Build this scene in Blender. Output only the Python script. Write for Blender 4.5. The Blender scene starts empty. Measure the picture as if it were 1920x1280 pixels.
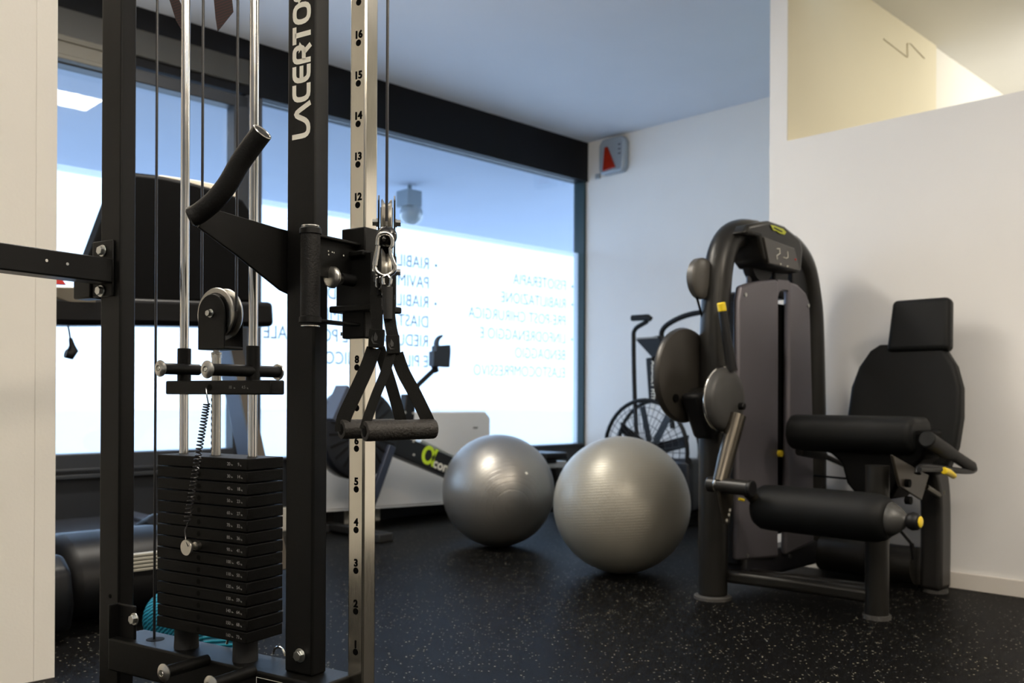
import bpy, bmesh, math, random
from mathutils import Vector, Matrix
random.seed(7)
SC = bpy.context.scene
COL = SC.collection
# ------------------------------------------------------------------ camera
FPX, HORIZ, ROLL, CAMH = 1728.0, 746.0, -0.005, 0.80
cam_d = bpy.data.cameras.new('camera')
cam = bpy.data.objects.new('camera', cam_d); COL.objects.link(cam)
cam_d.sensor_width = 36.0
cam_d.lens = FPX / 1920 * 36
cam_d.shift_y = (HORIZ - 640) / 1920
cam.location = (0, 0, CAMH)
cam.rotation_euler = (Matrix.Rotation(math.pi / 2, 4, 'X') @ Matrix.Rotation(-ROLL, 4, 'Z')).to_euler()
cam_d.clip_start = 0.05
cam_d.clip_end = 200
cam_d.dof.use_dof = True
cam_d.dof.focus_distance = 1.85
cam_d.dof.aperture_fstop = 4.5
SC.camera = cam
# ------------------------------------------------------------------ light and exposure
SC.view_settings.view_transform = 'Standard'
SC.view_settings.look = 'None'
SC.view_settings.gamma = 1.0
SC.view_settings.use_curve_mapping = False
SC.view_settings.exposure = 0.0
W = bpy.data.worlds.new('world'); SC.world = W
W.use_nodes = True
bg = W.node_tree.nodes['Background']
bg.inputs[0].default_value = (0.51, 0.70, 1.0, 1)
bg.inputs[1].default_value = 5.2


def area(name, loc, target, sx, sy, power, color):
    d = bpy.data.lights.new(name, 'AREA'); d.shape = 'RECTANGLE'; d.size = sx; d.size_y = sy
    d.energy = power; d.color = color
    o = bpy.data.objects.new(name, d); COL.objects.link(o)
    o.location = loc
    o.rotation_euler = (Vector(target) - Vector(loc)).to_track_quat('-Z', 'Y').to_euler()
    return o


WARM = (1.0, 0.87, 0.70)
area('ceiling_lamp', (0.75, -0.5, 2.80), (0.75, -0.5, 0), 0.6, 0.6, 48, WARM)
area('ceiling_lamp', (2.2, 0.9, 2.80), (2.2, 0.9, 0), 0.6, 0.6, 58, WARM)
l2 = area('ceiling_lamp', (-1.02, 3.64, 2.82), (-1.02, 3.64, 0), 1.2, 0.33, 52, (1.0, 0.93, 0.82))
l2.rotation_euler = (0, 0, math.pi / 2 - 0.7919)
area('added_ceiling_fill', (-1.0, 2.5, 2.25), (-1.15, 2.9, 3), 1.0, 0.3, 30, WARM)  # three upward fills without fittings, added to brighten ceiling and walls
area('added_ceiling_fill', (-0.6, -0.3, 2.25), (-0.6, -0.3, 3), 1.2, 0.3, 74, WARM)
area('added_ceiling_fill', (1.9, 1.7, 2.25), (1.9, 1.7, 3), 1.2, 0.3, 46, WARM)
area('ceiling_lamp', (4.4, 5.6, 2.75), (4.1, 6.2, 3.1), 1.6, 0.4, 26, (1.0, 0.95, 0.88))
area('ceiling_lamp', (3.4, 4.2, 2.90), (3.0, 4.8, 0), 0.8, 0.3, 32, (1.0, 0.92, 0.78))

# ------------------------------------------------------------------ frames of reference
YAW, YAWR = 0.7919, 0.5498


def ray(px, py):
    X = (px - 960) / FPX; Z = (HORIZ - py) / FPX
    c, s = math.cos(ROLL), math.sin(ROLL)
    return Vector((c * X - s * Z, 1.0, s * X + c * Z))


def at(px, py, D):
    return Vector((0, 0, CAMH)) + ray(px, py) * D


class Frame:
    """a horizontal frame: a to the right-front, b to the back, z up"""
    def __init__(s, o, y):
        s.o = Vector(o)
        s.a = Vector((math.cos(y), -math.sin(y), 0)); s.b = Vector((math.sin(y), math.cos(y), 0)); s.z = Vector((0, 0, 1))

    def p(s, a, b, z=0.0):
        return s.o + s.a * a + s.b * b + s.z * z

    def hit(s, px, py, ax, v):
        d = ray(px, py)
        if ax == 'z':
            D = (v - CAMH) / d.z
        else:
            e = s.a if ax == 'a' else s.b
            D = (v + s.o.dot(e)) / d.dot(e)
        q = at(px, py, D) - s.o
        return (q.dot(s.a), q.dot(s.b), q.z)


RF = Frame((0, 0, 0), YAW)
q = at(1340, 1120, 3.70); MF = Frame((q.x, q.y, 0), YAW)
q = at(586, 760, 1.85); KF = Frame((q.x, q.y, 0), YAWR)

# ------------------------------------------------------------------ materials
MATS = {}


def mat(name, color, rough=0.5, metal=0.0, noise=0.0, nscale=40, bump=0.0, bscale=200, emit=None, spec=0.5, coat=0.0, rvar=0.0, stretch=None):
    if name in MATS: return MATS[name]
    m = bpy.data.materials.new(name); m.use_nodes = True
    nt = m.node_tree; b = nt.nodes['Principled BSDF']
    b.inputs['Base Color'].default_value = (*color, 1)
    b.inputs['Roughness'].default_value = rough
    b.inputs['Metallic'].default_value = metal
    b.inputs['Specular IOR Level'].default_value = spec
    if coat: b.inputs['Coat Weight'].default_value = coat
    tc = nt.nodes.new('ShaderNodeTexCoord')
    src = tc.outputs['Object']
    if stretch:
        mp = nt.nodes.new('ShaderNodeMapping'); mp.inputs['Scale'].default_value = stretch
        nt.links.new(src, mp.inputs[0]); src = mp.outputs[0]
    if noise or rvar:
        n = nt.nodes.new('ShaderNodeTexNoise'); n.inputs['Scale'].default_value = nscale; n.inputs['Detail'].default_value = 4
        nt.links.new(src, n.inputs['Vector'])
        if noise:
            mx = nt.nodes.new('ShaderNodeMix'); mx.data_type = 'RGBA'
            mx.inputs[6].default_value = (*[max(0, c * (1 - noise)) for c in color], 1)
            mx.inputs[7].default_value = (*[min(1, c * (1 + noise)) for c in color], 1)
            nt.links.new(n.outputs['Fac'], mx.inputs[0]); nt.links.new(mx.outputs[2], b.inputs['Base Color'])
        if rvar:
            r = nt.nodes.new('ShaderNodeMapRange'); r.inputs[3].default_value = max(0.02, rough - rvar); r.inputs[4].default_value = rough + rvar
            nt.links.new(n.outputs['Fac'], r.inputs[0]); nt.links.new(r.outputs[0], b.inputs['Roughness'])
    if bump:
        n2 = nt.nodes.new('ShaderNodeTexNoise'); n2.inputs['Scale'].default_value = bscale; n2.inputs['Detail'].default_value = 3
        nt.links.new(src, n2.inputs['Vector'])
        bp = nt.nodes.new('ShaderNodeBump'); bp.inputs['Strength'].default_value = bump; bp.inputs['Distance'].default_value = 0.002
        nt.links.new(n2.outputs['Fac'], bp.inputs['Height']); nt.links.new(bp.outputs[0], b.inputs['Normal'])
    if emit:
        b.inputs['Emission Color'].default_value = (*emit[0], 1); b.inputs['Emission Strength'].default_value = emit[1]
    MATS[name] = m
    return m


POWDER = mat('black_powder_coat', (0.0045, 0.0045, 0.0042), 0.42, spec=0.22, noise=0.15, nscale=60, bump=0.25, bscale=900)
DARKP = mat('dark_plastic', (0.006, 0.006, 0.0065), 0.45, spec=0.3)
BLACK = mat('deep_black', (0.0015, 0.0015, 0.0015), 0.7, spec=0.1)
RUBBER = mat('black_rubber', (0.014, 0.014, 0.014), 0.65, bump=0.3, bscale=500)
FOAM = mat('black_foam_grip', (0.008, 0.0078, 0.0075), 0.55, spec=0.3, bump=0.5, bscale=260, noise=0.2, nscale=90)
CHROME = mat('chrome', (0.72, 0.70, 0.66), 0.16, 1.0, rvar=0.05, nscale=30)
STEEL = mat('brushed_steel', (0.82, 0.78, 0.68), 0.17, 1.0, rvar=0.06, nscale=60, noise=0.08, stretch=(8, 8, 0.6))
SATIN = mat('satin_aluminium', (0.62, 0.60, 0.55), 0.33, 1.0, rvar=0.06, nscale=80)
ZINC = mat('zinc_bolt', (0.55, 0.56, 0.54), 0.28, 1.0)
PLATEM = mat('weight_plate_black', (0.0022, 0.0022, 0.0020), 0.5, spec=0.16, noise=0.25, nscale=70, bump=0.5, bscale=700)
WEB = mat('nylon_webbing', (0.010, 0.010, 0.009), 0.85, spec=0.2, bump=0.8, bscale=900)
PRINT = mat('white_print', (0.88, 0.86, 0.76), 0.5)
PRINTG = mat('grey_print', (0.30, 0.30, 0.29), 0.5)
CABLE = mat('black_cable', (0.02, 0.02, 0.022), 0.28)
BRONZE = mat('anthracite_frame', (0.018, 0.017, 0.015), 0.34, metal=0.25, spec=0.4, rvar=0.04, nscale=20)
SHIELD = mat('anthracite_shield', (0.15, 0.14, 0.155), 0.38, metal=0.6, rvar=0.05, nscale=12)
VINYL = mat('black_vinyl', (0.0055, 0.006, 0.006), 0.5, spec=0.2, bump=0.3, bscale=800)
YELLOW = mat('yellow_plastic', (0.85, 0.62, 0.02), 0.4)
LOGOY = mat('lime_print', (0.52, 0.56, 0.05), 0.5)
FRAMEG = mat('window_frame_anthracite', (0.030, 0.033, 0.038), 0.4)
BEAMB = mat('blackened_beam', (0.004, 0.0045, 0.006), 0.5, spec=0.2, noise=0.3, nscale=4)
RED = mat('red_plastic', (0.55, 0.02, 0.015), 0.3)
REDLENS = mat('red_siren_lens', (0.30, 0.018, 0.006), 0.2, noise=0.4, nscale=18)
SILVER = mat('silver_plastic', (0.36, 0.40, 0.44), 0.35, metal=0.3)
CREAMP = mat('cream_plastic', (0.62, 0.57, 0.46), 0.45)
HEATW = mat('white_enamel', (0.78, 0.78, 0.77), 0.4)
BLUEDK = mat('slate_blue_metal', (0.045, 0.055, 0.085), 0.35, metal=0.3)
TEAL = mat('teal_foam', (0.005, 0.22, 0.36), 0.5)
BASEB = mat('baseboard_beige', (0.55, 0.52, 0.45), 0.5)


def wall_mat(name, c):
    return mat(name, c, 0.75, noise=0.03, nscale=2.5, bump=0.12, bscale=120)


WALLW = wall_mat('painted_wall_white', (0.82, 0.81, 0.79))
WALLL = wall_mat('painted_wall_ivory', (0.92, 0.89, 0.82))
CEILM = wall_mat('painted_ceiling', (0.74, 0.77, 0.83))
CREAMW = wall_mat('painted_wall_cream', (0.76, 0.70, 0.52))


def floor_mat():
    m = bpy.data.materials.new('speckled_rubber_floor'); m.use_nodes = True
    nt = m.node_tree; b = nt.nodes['Principled BSDF']; L = nt.links.new
    tc = nt.nodes.new('ShaderNodeTexCoord')
    ns = nt.nodes.new('ShaderNodeTexNoise'); ns.inputs['Scale'].default_value = 60
    L(tc.outputs['Object'], ns.inputs['Vector'])
    ad = nt.nodes.new('ShaderNodeVectorMath'); ad.operation = 'MULTIPLY_ADD'
    L(ns.outputs['Color'], ad.inputs[0]); ad.inputs[1].default_value = (0.012, 0.012, 0.012); L(tc.outputs['Object'], ad.inputs[2])
    v = nt.nodes.new('ShaderNodeTexVoronoi'); v.inputs['Scale'].default_value = 105; L(ad.outputs[0], v.inputs['Vector'])
    sep = nt.nodes.new('ShaderNodeSeparateColor'); L(v.outputs['Color'], sep.inputs[0])
    gt = nt.nodes.new('ShaderNodeMath'); gt.operation = 'GREATER_THAN'; gt.inputs[1].default_value = 0.85; L(sep.outputs[0], gt.inputs[0])
    lt = nt.nodes.new('ShaderNodeMath'); lt.operation = 'LESS_THAN'; lt.inputs[1].default_value = 0.30; L(v.outputs['Distance'], lt.inputs[0])
    mu = nt.nodes.new('ShaderNodeMath'); mu.operation = 'MULTIPLY'; L(gt.outputs[0], mu.inputs[0]); L(lt.outputs[0], mu.inputs[1])
    cr = nt.nodes.new('ShaderNodeMix'); cr.data_type = 'RGBA'; cr.inputs[6].default_value = (0.08, 0.08, 0.08, 1); cr.inputs[7].default_value = (0.30, 0.28, 0.21, 1)
    L(sep.outputs[1], cr.inputs[0])
    n2 = nt.nodes.new('ShaderNodeTexNoise'); n2.inputs['Scale'].default_value = 220; L(tc.outputs['Object'], n2.inputs['Vector'])
    bs = nt.nodes.new('ShaderNodeMix'); bs.data_type = 'RGBA'; bs.inputs[6].default_value = (0.0022, 0.0022, 0.0024, 1); bs.inputs[7].default_value = (0.0045, 0.0045, 0.0046, 1); b.inputs['Specular IOR Level'].default_value = 0.08
    L(n2.outputs['Fac'], bs.inputs[0])
    mx = nt.nodes.new('ShaderNodeMix'); mx.data_type = 'RGBA'; L(mu.outputs[0], mx.inputs[0]); L(bs.outputs[2], mx.inputs[6]); L(cr.outputs[2], mx.inputs[7])
    L(mx.outputs[2], b.inputs['Base Color'])
    b.inputs['Roughness'].default_value = 0.50
    bp = nt.nodes.new('ShaderNodeBump'); bp.inputs['Strength'].default_value = 0.35; bp.inputs['Distance'].default_value = 0.002
    L(n2.outputs['Fac'], bp.inputs['Height']); L(bp.outputs[0], b.inputs['Normal'])
    return m


def glass_mat():
    m = bpy.data.materials.new('window_glass'); m.use_nodes = True
    nt = m.node_tree; nt.nodes.remove(nt.nodes['Principled BSDF']); out = nt.nodes['Material Output']
    t = nt.nodes.new('ShaderNodeBsdfTransparent'); t.inputs[0].default_value = (0.93, 0.96, 0.97, 1)
    g = nt.nodes.new('ShaderNodeBsdfGlossy'); g.inputs['Roughness'].default_value = 0.02; g.inputs[0].default_value = (1, 1, 1, 1)
    f = nt.nodes.new('ShaderNodeFresnel'); geo = nt.nodes.new('ShaderNodeNewGeometry'); ir = nt.nodes.new('ShaderNodeMapRange')
    ir.inputs[3].default_value = 1.45; ir.inputs[4].default_value = 1 / 1.45
    nt.links.new(geo.outputs['Backfacing'], ir.inputs[0]); nt.links.new(ir.outputs[0], f.inputs[0])
    mx = nt.nodes.new('ShaderNodeMixShader')
    nt.links.new(f.outputs[0], mx.inputs[0]); nt.links.new(t.outputs[0], mx.inputs[1]); nt.links.new(g.outputs[0], mx.inputs[2]); nt.links.new(mx.outputs[0], out.inputs[0])
    return m


def film_mat():
    m = bpy.data.materials.new('frosted_film'); m.use_nodes = True
    nt = m.node_tree; nt.nodes.remove(nt.nodes['Principled BSDF']); out = nt.nodes['Material Output']
    t = nt.nodes.new('ShaderNodeBsdfTransparent')
    g = nt.nodes.new('ShaderNodeBsdfTranslucent'); g.inputs[0].default_value = (0.95, 0.95, 0.95, 1)
    mx = nt.nodes.new('ShaderNodeMixShader'); mx.inputs[0].default_value = 0.70
    nt.links.new(t.outputs[0], mx.inputs[1]); nt.links.new(g.outputs[0], mx.inputs[2]); nt.links.new(mx.outputs[0], out.inputs[0])
    return m


def ball_mat(name, c, metal, rough, scale, axis):
    m = bpy.data.materials.new(name); m.use_nodes = True
    nt = m.node_tree; b = nt.nodes['Principled BSDF']; L = nt.links.new
    tc = nt.nodes.new('ShaderNodeTexCoord')
    mp = nt.nodes.new('ShaderNodeMapping'); mp.inputs['Rotation'].default_value = axis; L(tc.outputs['Object'], mp.inputs[0])
    w = nt.nodes.new('ShaderNodeTexWave'); w.wave_type = 'BANDS'; w.bands_direction = 'Z'; w.inputs['Scale'].default_value = scale; w.inputs['Distortion'].default_value = 0.6
    w.inputs['Detail'].default_value = 2
    L(mp.outputs[0], w.inputs['Vector'])
    cr = nt.nodes.new('ShaderNodeValToRGB'); cr.color_ramp.elements[0].position = 0.0; cr.color_ramp.elements[1].position = 0.12
    L(w.outputs['Fac'], cr.inputs[0])
    bp = nt.nodes.new('ShaderNodeBump'); bp.inputs['Strength'].default_value = 0.3; bp.inputs['Distance'].default_value = 0.002
    L(cr.outputs[0], bp.inputs['Height']); L(bp.outputs[0], b.inputs['Normal'])
    b.inputs['Base Color'].default_value = (*c, 1); b.inputs['Metallic'].default_value = metal; b.inputs['Roughness'].default_value = rough
    return m


def stripe_mat(name, c1, c2, scale, rot=(0, 0, 0), bump=0.0, kind='BANDS'):
    m = bpy.data.materials.new(name); m.use_nodes = True
    nt = m.node_tree; b = nt.nodes['Principled BSDF']; L = nt.links.new
    tc = nt.nodes.new('ShaderNodeTexCoord'); mp = nt.nodes.new('ShaderNodeMapping'); mp.inputs['Rotation'].default_value = rot; L(tc.outputs['Object'], mp.inputs[0])
    w = nt.nodes.new('ShaderNodeTexWave'); w.wave_type = 'BANDS'; w.bands_direction = 'Z'; w.inputs['Scale'].default_value = scale; w.inputs['Distortion'].default_value = 1.0
    L(mp.outputs[0], w.inputs['Vector'])
    mx = nt.nodes.new('ShaderNodeMix'); mx.data_type = 'RGBA'; mx.inputs[6].default_value = (*c1, 1); mx.inputs[7].default_value = (*c2, 1)
    L(w.outputs['Fac'], mx.inputs[0]); L(mx.outputs[2], b.inputs['Base Color'])
    b.inputs['Roughness'].default_value = 0.55
    if bump:
        bp = nt.nodes.new('ShaderNodeBump'); bp.inputs['Strength'].default_value = bump; bp.inputs['Distance'].default_value = 0.004
        L(w.outputs['Fac'], bp.inputs['Height']); L(bp.outputs[0], b.inputs['Normal'])
    return m


# ------------------------------------------------------------------ mesh builder
WPOS = {}


def perp(d):
    d = d.normalized()
    u = d.cross(Vector((0, 0, 1)))
    if u.length < 0.05: u = d.cross(Vector((1, 0, 0)))
    u.normalize(); return u, d.cross(u).normalized()


class MB:
    def __init__(s): s.v = []; s.f = []; s.mi = []; s.cur = 0

    def use(s, i): s.cur = i; return s

    def add(s, vs, fs):
        n = len(s.v); s.v += [Vector(v) for v in vs]
        for f in fs: s.f.append([n + i for i in f]); s.mi.append(s.cur)
        return s

    def hexa(s, c):
        return s.add(c, [(0, 3, 2, 1), (4, 5, 6, 7), (0, 1, 5, 4), (1, 2, 6, 5), (2, 3, 7, 6), (3, 0, 4, 7)])

    def box(s, F, a0, a1, b0, b1, z0, z1):
        return s.hexa([F.p(a0, b0, z0), F.p(a1, b0, z0), F.p(a1, b1, z0), F.p(a0, b1, z0), F.p(a0, b0, z1), F.p(a1, b0, z1), F.p(a1, b1, z1), F.p(a0, b1, z1)])

    def bar(s, p0, p1, side, w, h):
        """box from p0 to p1, width w along side, height h across"""
        p0, p1 = Vector(p0), Vector(p1); d = (p1 - p0).normalized(); side = Vector(side); side = (side - d * side.dot(d)).normalized(); up = d.cross(side)
        c = []
        for p in (p0, p1):
            for x, y in ((-1, -1), (1, -1), (1, 1), (-1, 1)): c.append(p + side * (w / 2 * x) + up * (h / 2 * y))
        return s.hexa(c)

    def prism(s, pts, ext):
        """extrude an ordered planar outline by a vector"""
        pts = [Vector(p) for p in pts]; ext = Vector(ext); n = len(pts)
        fs = [tuple(range(n - 1, -1, -1)), tuple(range(n, 2 * n))] + [(i, (i + 1) % n, n + (i + 1) % n, n + i) for i in range(n)]
        return s.add(pts + [p + ext for p in pts], fs)

    def tube(s, pts, r, n=12, cap=True, closed=False):
        pts = [Vector(p) for p in pts]; m = len(pts)
        rs = r if isinstance(r, (list, tuple)) else [r] * m
        vs = []; u = None
        for i, p in enumerate(pts):
            if closed: d = pts[(i + 1) % m] - pts[i - 1]
            else: d = pts[min(i + 1, m - 1)] - pts[max(i - 1, 0)]
            d.normalize()
            if u is None: u, _ = perp(d)
            else:
                u = u - d * u.dot(d); u.normalize()
            w = d.cross(u)
            for k in range(n):
                t = 2 * math.pi * k / n; vs.append(p + (u * math.cos(t) + w * math.sin(t)) * rs[i])
        fs = []
        for i in range(m if closed else m - 1):
            j = (i + 1) % m
            for k in range(n): fs.append((i * n + k, i * n + (k + 1) % n, j * n + (k + 1) % n, j * n + k))
        if cap and not closed: fs += [tuple(range(n - 1, -1, -1)), tuple((m - 1) * n + k for k in range(n))]
        return s.add(vs, fs)

    def cyl(s, p0, p1, r, r2=None, n=20):
        return s.tube([p0, p1], [r, r if r2 is None else r2], n)

    def lathe(s, c, axis, prof, n=28):
        """prof: (height along axis, radius)"""
        c, axis = Vector(c), Vector(axis).normalized(); u, w = perp(axis); vs = []
        for h, r in prof:
            for k in range(n):
                t = 2 * math.pi * k / n; vs.append(c + axis * h + (u * math.cos(t) + w * math.sin(t)) * max(r, 1e-5))
        m = len(prof); fs = []
        for i in range(m - 1):
            for k in range(n): fs.append((i * n + k, i * n + (k + 1) % n, (i + 1) * n + (k + 1) % n, (i + 1) * n + k))
        fs += [tuple(range(n - 1, -1, -1)), tuple((m - 1) * n + k for k in range(n))]
        return s.add(vs, fs)

    def disc(s, c, normal, r, n=16, sx=1.0):
        c = Vector(c); u, w = perp(Vector(normal))
        return s.add([c + u * math.cos(2 * math.pi * k / n) * r * sx + w * math.sin(2 * math.pi * k / n) * r for k in range(n)], [tuple(range(n))])

    def sphere(s, c, r, nu=32, nv=20, axes=None, sc=(1, 1, 1)):
        c = Vector(c); X, Y, Z = axes or (Vector((1, 0, 0)), Vector((0, 1, 0)), Vector((0, 0, 1)))
        prof = []
        vs = [c - Z * r * sc[2]]
        for i in range(1, nv):
            ph = -math.pi / 2 + math.pi * i / nv
            for k in range(nu):
                t = 2 * math.pi * k / nu
                vs.append(c + X * (r * sc[0] * math.cos(ph) * math.cos(t)) + Y * (r * sc[1] * math.cos(ph) * math.sin(t)) + Z * (r * sc[2] * math.sin(ph)))
        vs.append(c + Z * r * sc[2]); top = len(vs) - 1; fs = []
        for k in range(nu):
            fs.append((0, 1 + (k + 1) % nu, 1 + k)); fs.append((top, 1 + (nv - 2) * nu + k, 1 + (nv - 2) * nu + (k + 1) % nu))
        for i in range(nv - 2):
            for k in range(nu): fs.append((1 + i * nu + k, 1 + i * nu + (k + 1) % nu, 1 + (i + 1) * nu + (k + 1) % nu, 1 + (i + 1) * nu + k))
        return s.add(vs, fs)

    def ribbon(s, pts, wid, w, th):
        """strap: centre line pts, width direction(s) wid, width w, thickness th"""
        pts = [Vector(p) for p in pts]; m = len(pts); vs = []
        for i, p in enumerate(pts):
            d = (pts[min(i + 1, m - 1)] - pts[max(i - 1, 0)]).normalized()
            wv = Vector(wid[i] if isinstance(wid, list) else wid); wv = (wv - d * wv.dot(d)).normalized(); nn = d.cross(wv)
            ww = w[i] if isinstance(w, list) else w
            for x, y in ((-1, -1), (1, -1), (1, 1), (-1, 1)): vs.append(p + wv * (ww / 2 * x) + nn * (th / 2 * y))
        fs = [(3, 2, 1, 0), tuple(4 * (m - 1) + k for k in range(4))]
        for i in range(m - 1):
            for k in range(4): fs.append((4 * i + k, 4 * i + (k + 1) % 4, 4 * i + 4 + (k + 1) % 4, 4 * i + 4 + k))
        return s.add(vs, fs)

    def build(s, name, mats, parent=None, bevel=0.0, seg=2, smooth=40, label=None, loc=None):
        if not isinstance(mats, (list, tuple)): mats = [mats]
        lo = Vector((min(v.x for v in s.v), min(v.y for v in s.v), min(v.z for v in s.v))); hi = Vector((max(v.x for v in s.v), max(v.y for v in s.v), max(v.z for v in s.v)))
        c = Vector(loc) if loc is not None else Vector(((lo.x + hi.x) / 2, (lo.y + hi.y) / 2, lo.z))
        me = bpy.data.meshes.new(name); me.from_pydata([v - c for v in s.v], [], s.f)
        for m in mats: me.materials.append(m)
        for p, i in zip(me.polygons, s.mi): p.material_index = min(i, len(mats) - 1)
        bm = bmesh.new(); bm.from_mesh(me); bmesh.ops.recalc_face_normals(bm, faces=bm.faces[:])
        big = [f for f in bm.faces if len(f.verts) > 8]
        bm.to_mesh(me); bm.free()
        if smooth:
            for p in me.polygons: p.use_smooth = True
            me.set_sharp_from_angle(angle=math.radians(smooth))
        o = bpy.data.objects.new(name, me); COL.objects.link(o)
        o.location = c - (WPOS[parent.name] if parent else Vector((0, 0, 0)))
        WPOS[o.name] = c
        if parent: o.parent = parent
        if bevel:
            bv = o.modifiers.new('bevel', 'BEVEL'); bv.width = bevel; bv.segments = seg; bv.limit_method = 'ANGLE'; bv.angle_limit = math.radians(35)
            bv.harden_normals = False
        if label: o['label'] = label
        return o


def thing(name, label, cat, loc, group=None):
    o = bpy.data.objects.new(name, None); COL.objects.link(o); o.location = loc; o.empty_display_size = 0.05
    o['label'] = label; o['category'] = cat
    if group: o['group'] = group
    WPOS[o.name] = Vector(loc)
    return o


def tag(o, label, cat, group=None):
    o['label'] = label; o['category'] = cat
    if group: o['group'] = group
    return o


def struct(o): o['kind'] = 'structure'; return o


def text(name, body, size, origin, xd, yd, m, parent=None, off=0.0, ext=0.0003, align='LEFT', xs=1.0, spacing=1.0, label=None):
    cu = bpy.data.curves.new(name, 'FONT'); cu.body = body; cu.size = size; cu.offset = off; cu.extrude = ext; cu.align_x = align; cu.space_character = spacing
    cu.resolution_u = 3
    t = bpy.data.objects.new(name, cu); COL.objects.link(t)
    bpy.context.view_layer.update()
    me = bpy.data.meshes.new_from_object(t.evaluated_get(bpy.context.evaluated_depsgraph_get()))
    bpy.data.objects.remove(t); bpy.data.curves.remove(cu)
    xd, yd, o3 = Vector(xd).normalized() * xs, Vector(yd).normalized(), Vector(origin); zd = xd.normalized().cross(yd)
    mb = MB(); mb.add([o3 + xd * v.co.x + yd * v.co.y + zd * v.co.z for v in me.vertices], [tuple(p.vertices) for p in me.polygons])
    bpy.data.meshes.remove(me)
    return mb if m is None else mb.build(name, m, parent, smooth=0, label=label)


def arc(c, u, w, r, t0, t1, n=12):
    return [Vector(c) + Vector(u) * (r * math.cos(t0 + (t1 - t0) * i / n)) + Vector(w) * (r * math.sin(t0 + (t1 - t0) * i / n)) for i in range(n + 1)]


def smoothpath(pts, n=6):
    """Catmull-Rom through points"""
    P = [Vector(p) for p in pts]; out = []
    for i in range(len(P) - 1):
        p0, p1, p2, p3 = P[max(i - 1, 0)], P[i], P[i + 1], P[min(i + 2, len(P) - 1)]
        for k in range(n):
            t = k / n
            out.append(0.5 * ((2 * p1) + (p2 - p0) * t + (2 * p0 - 5 * p1 + 4 * p2 - p3) * t * t + (3 * p1 - p0 - 3 * p2 + p3) * t ** 3))
    out.append(P[-1]); return out


# ================================================================== THE ROOM
AW, BF, BP = -4.921, 5.682, 4.109         # window wall (a), far wall (b), partition (b)
CEIL = 2.87
APR = -2.262                              # right side of the full-height pier of the partition
FLOOR = floor_mat()
struct(MB().box(RF, AW - .1, 4.2, -5.6, 8.6, -0.05, 0).build('floor', FLOOR))
m = MB().box(RF, AW - .1, APR - .05, -5.6, BF + .1, CEIL, CEIL + .12)
m.box(RF, APR - .05, 4.2, -5.6, BP + .12, CEIL, CEIL + .12)
struct(m.build('ceiling', CEILM))
struct(MB().box(RF, APR - .05, 4.2, BP + .12, 8.6, 3.03, 3.15).build('ceiling_back_room', wall_mat('painted_ceiling_warm', (0.84, 0.83, 0.78))))
# far wall
struct(MB().box(RF, AW - .1, APR - .12, BF, BF + .1, 0, CEIL + .1).build('wall_far', WALLW))
# partition with its pier
m = MB().box(RF, -2.356, APR, BP, BP + .13, 0, CEIL)
m.box(RF, APR, 4.2, BP, BP + .13, 0, 2.06)
struct(m.build('wall_partition', WALLW))
struct(MB().box(RF, -2.356, 4.2, BP - .014, BP - .001, 0, 0.070).build('baseboard_partition', mat('baseboard_white', (0.72, 0.68, 0.62), 0.4), bevel=0.003))
# upper wall of the room behind the partition
struct(MB().box(RF, APR - .08, APR + .002, BP + .004, BP + 1.86, 0, 3.05).build('wall_back_room_left', CREAMW))
struct(MB().box(RF, APR - .13, APR - .012, BP + 1.86, 8.6, 0, 3.05).build('wall_back_room_left_far', wall_mat('painted_wall_bright', (0.80, 0.78, 0.70))))
struct(MB().box(RF, APR - .1, 4.2, 8.5, 8.6, 0, 3.1).build('wall_back_room_end', WALLL))
# walls outside the view, closing the room
struct(MB().box(RF, 4.1, 4.2, -5.6, 8.6, 0, 3.1).build('wall_right', WALLL))
struct(MB().box(RF, AW - .1, 4.2, -5.7, -5.6, 0, 3.1).build('wall_rear', WALLL))
# short ivory wall at the left edge of the view
q = at(104, 700, 2.62) - RF.o
aE, bE = q.dot(RF.a), q.dot(RF.b)
m = MB()
m.box(RF, AW, aE, bE - 4.5, bE, 0, CEIL)
o = struct(m.build('wall_left', WALLL))
gp = RF.hit(70, 20, 'a', aE + .001)
struct(MB().box(RF, aE, aE + .0018, bE - .055, bE + .0005, 0, CEIL).build('trim_1', WALLL, bevel=0.0008))
# dark lintel beam and the panels under the windows
struct(MB().box(RF, AW - .1, AW + .03, 0.6, BF, 2.555, CEIL + .02).build('wall_window_lintel', BEAMB))
m = MB().box(RF, AW - .1, AW + .0, 0.6, BF, 0, 0.425)
struct(m.build('wall_window_sill', mat('sill_panel_dark', (0.014, 0.016, 0.02), 0.5)))
struct(MB().box(RF, AW - .1, AW + .012, BF - .025, BF - .001, 0.40, 2.56).build('trim_2', mat('dark_green_seal', (0.008, 0.03, 0.03), 0.4)))
struct(MB().box(RF, AW + .001, AW + .06, 1.4, 3.60, 0, 0.135).build('baseboard_window', BASEB, bevel=0.004))
# windows: openings, frames, panes
GL = glass_mat(); FILM = film_mat()


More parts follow.
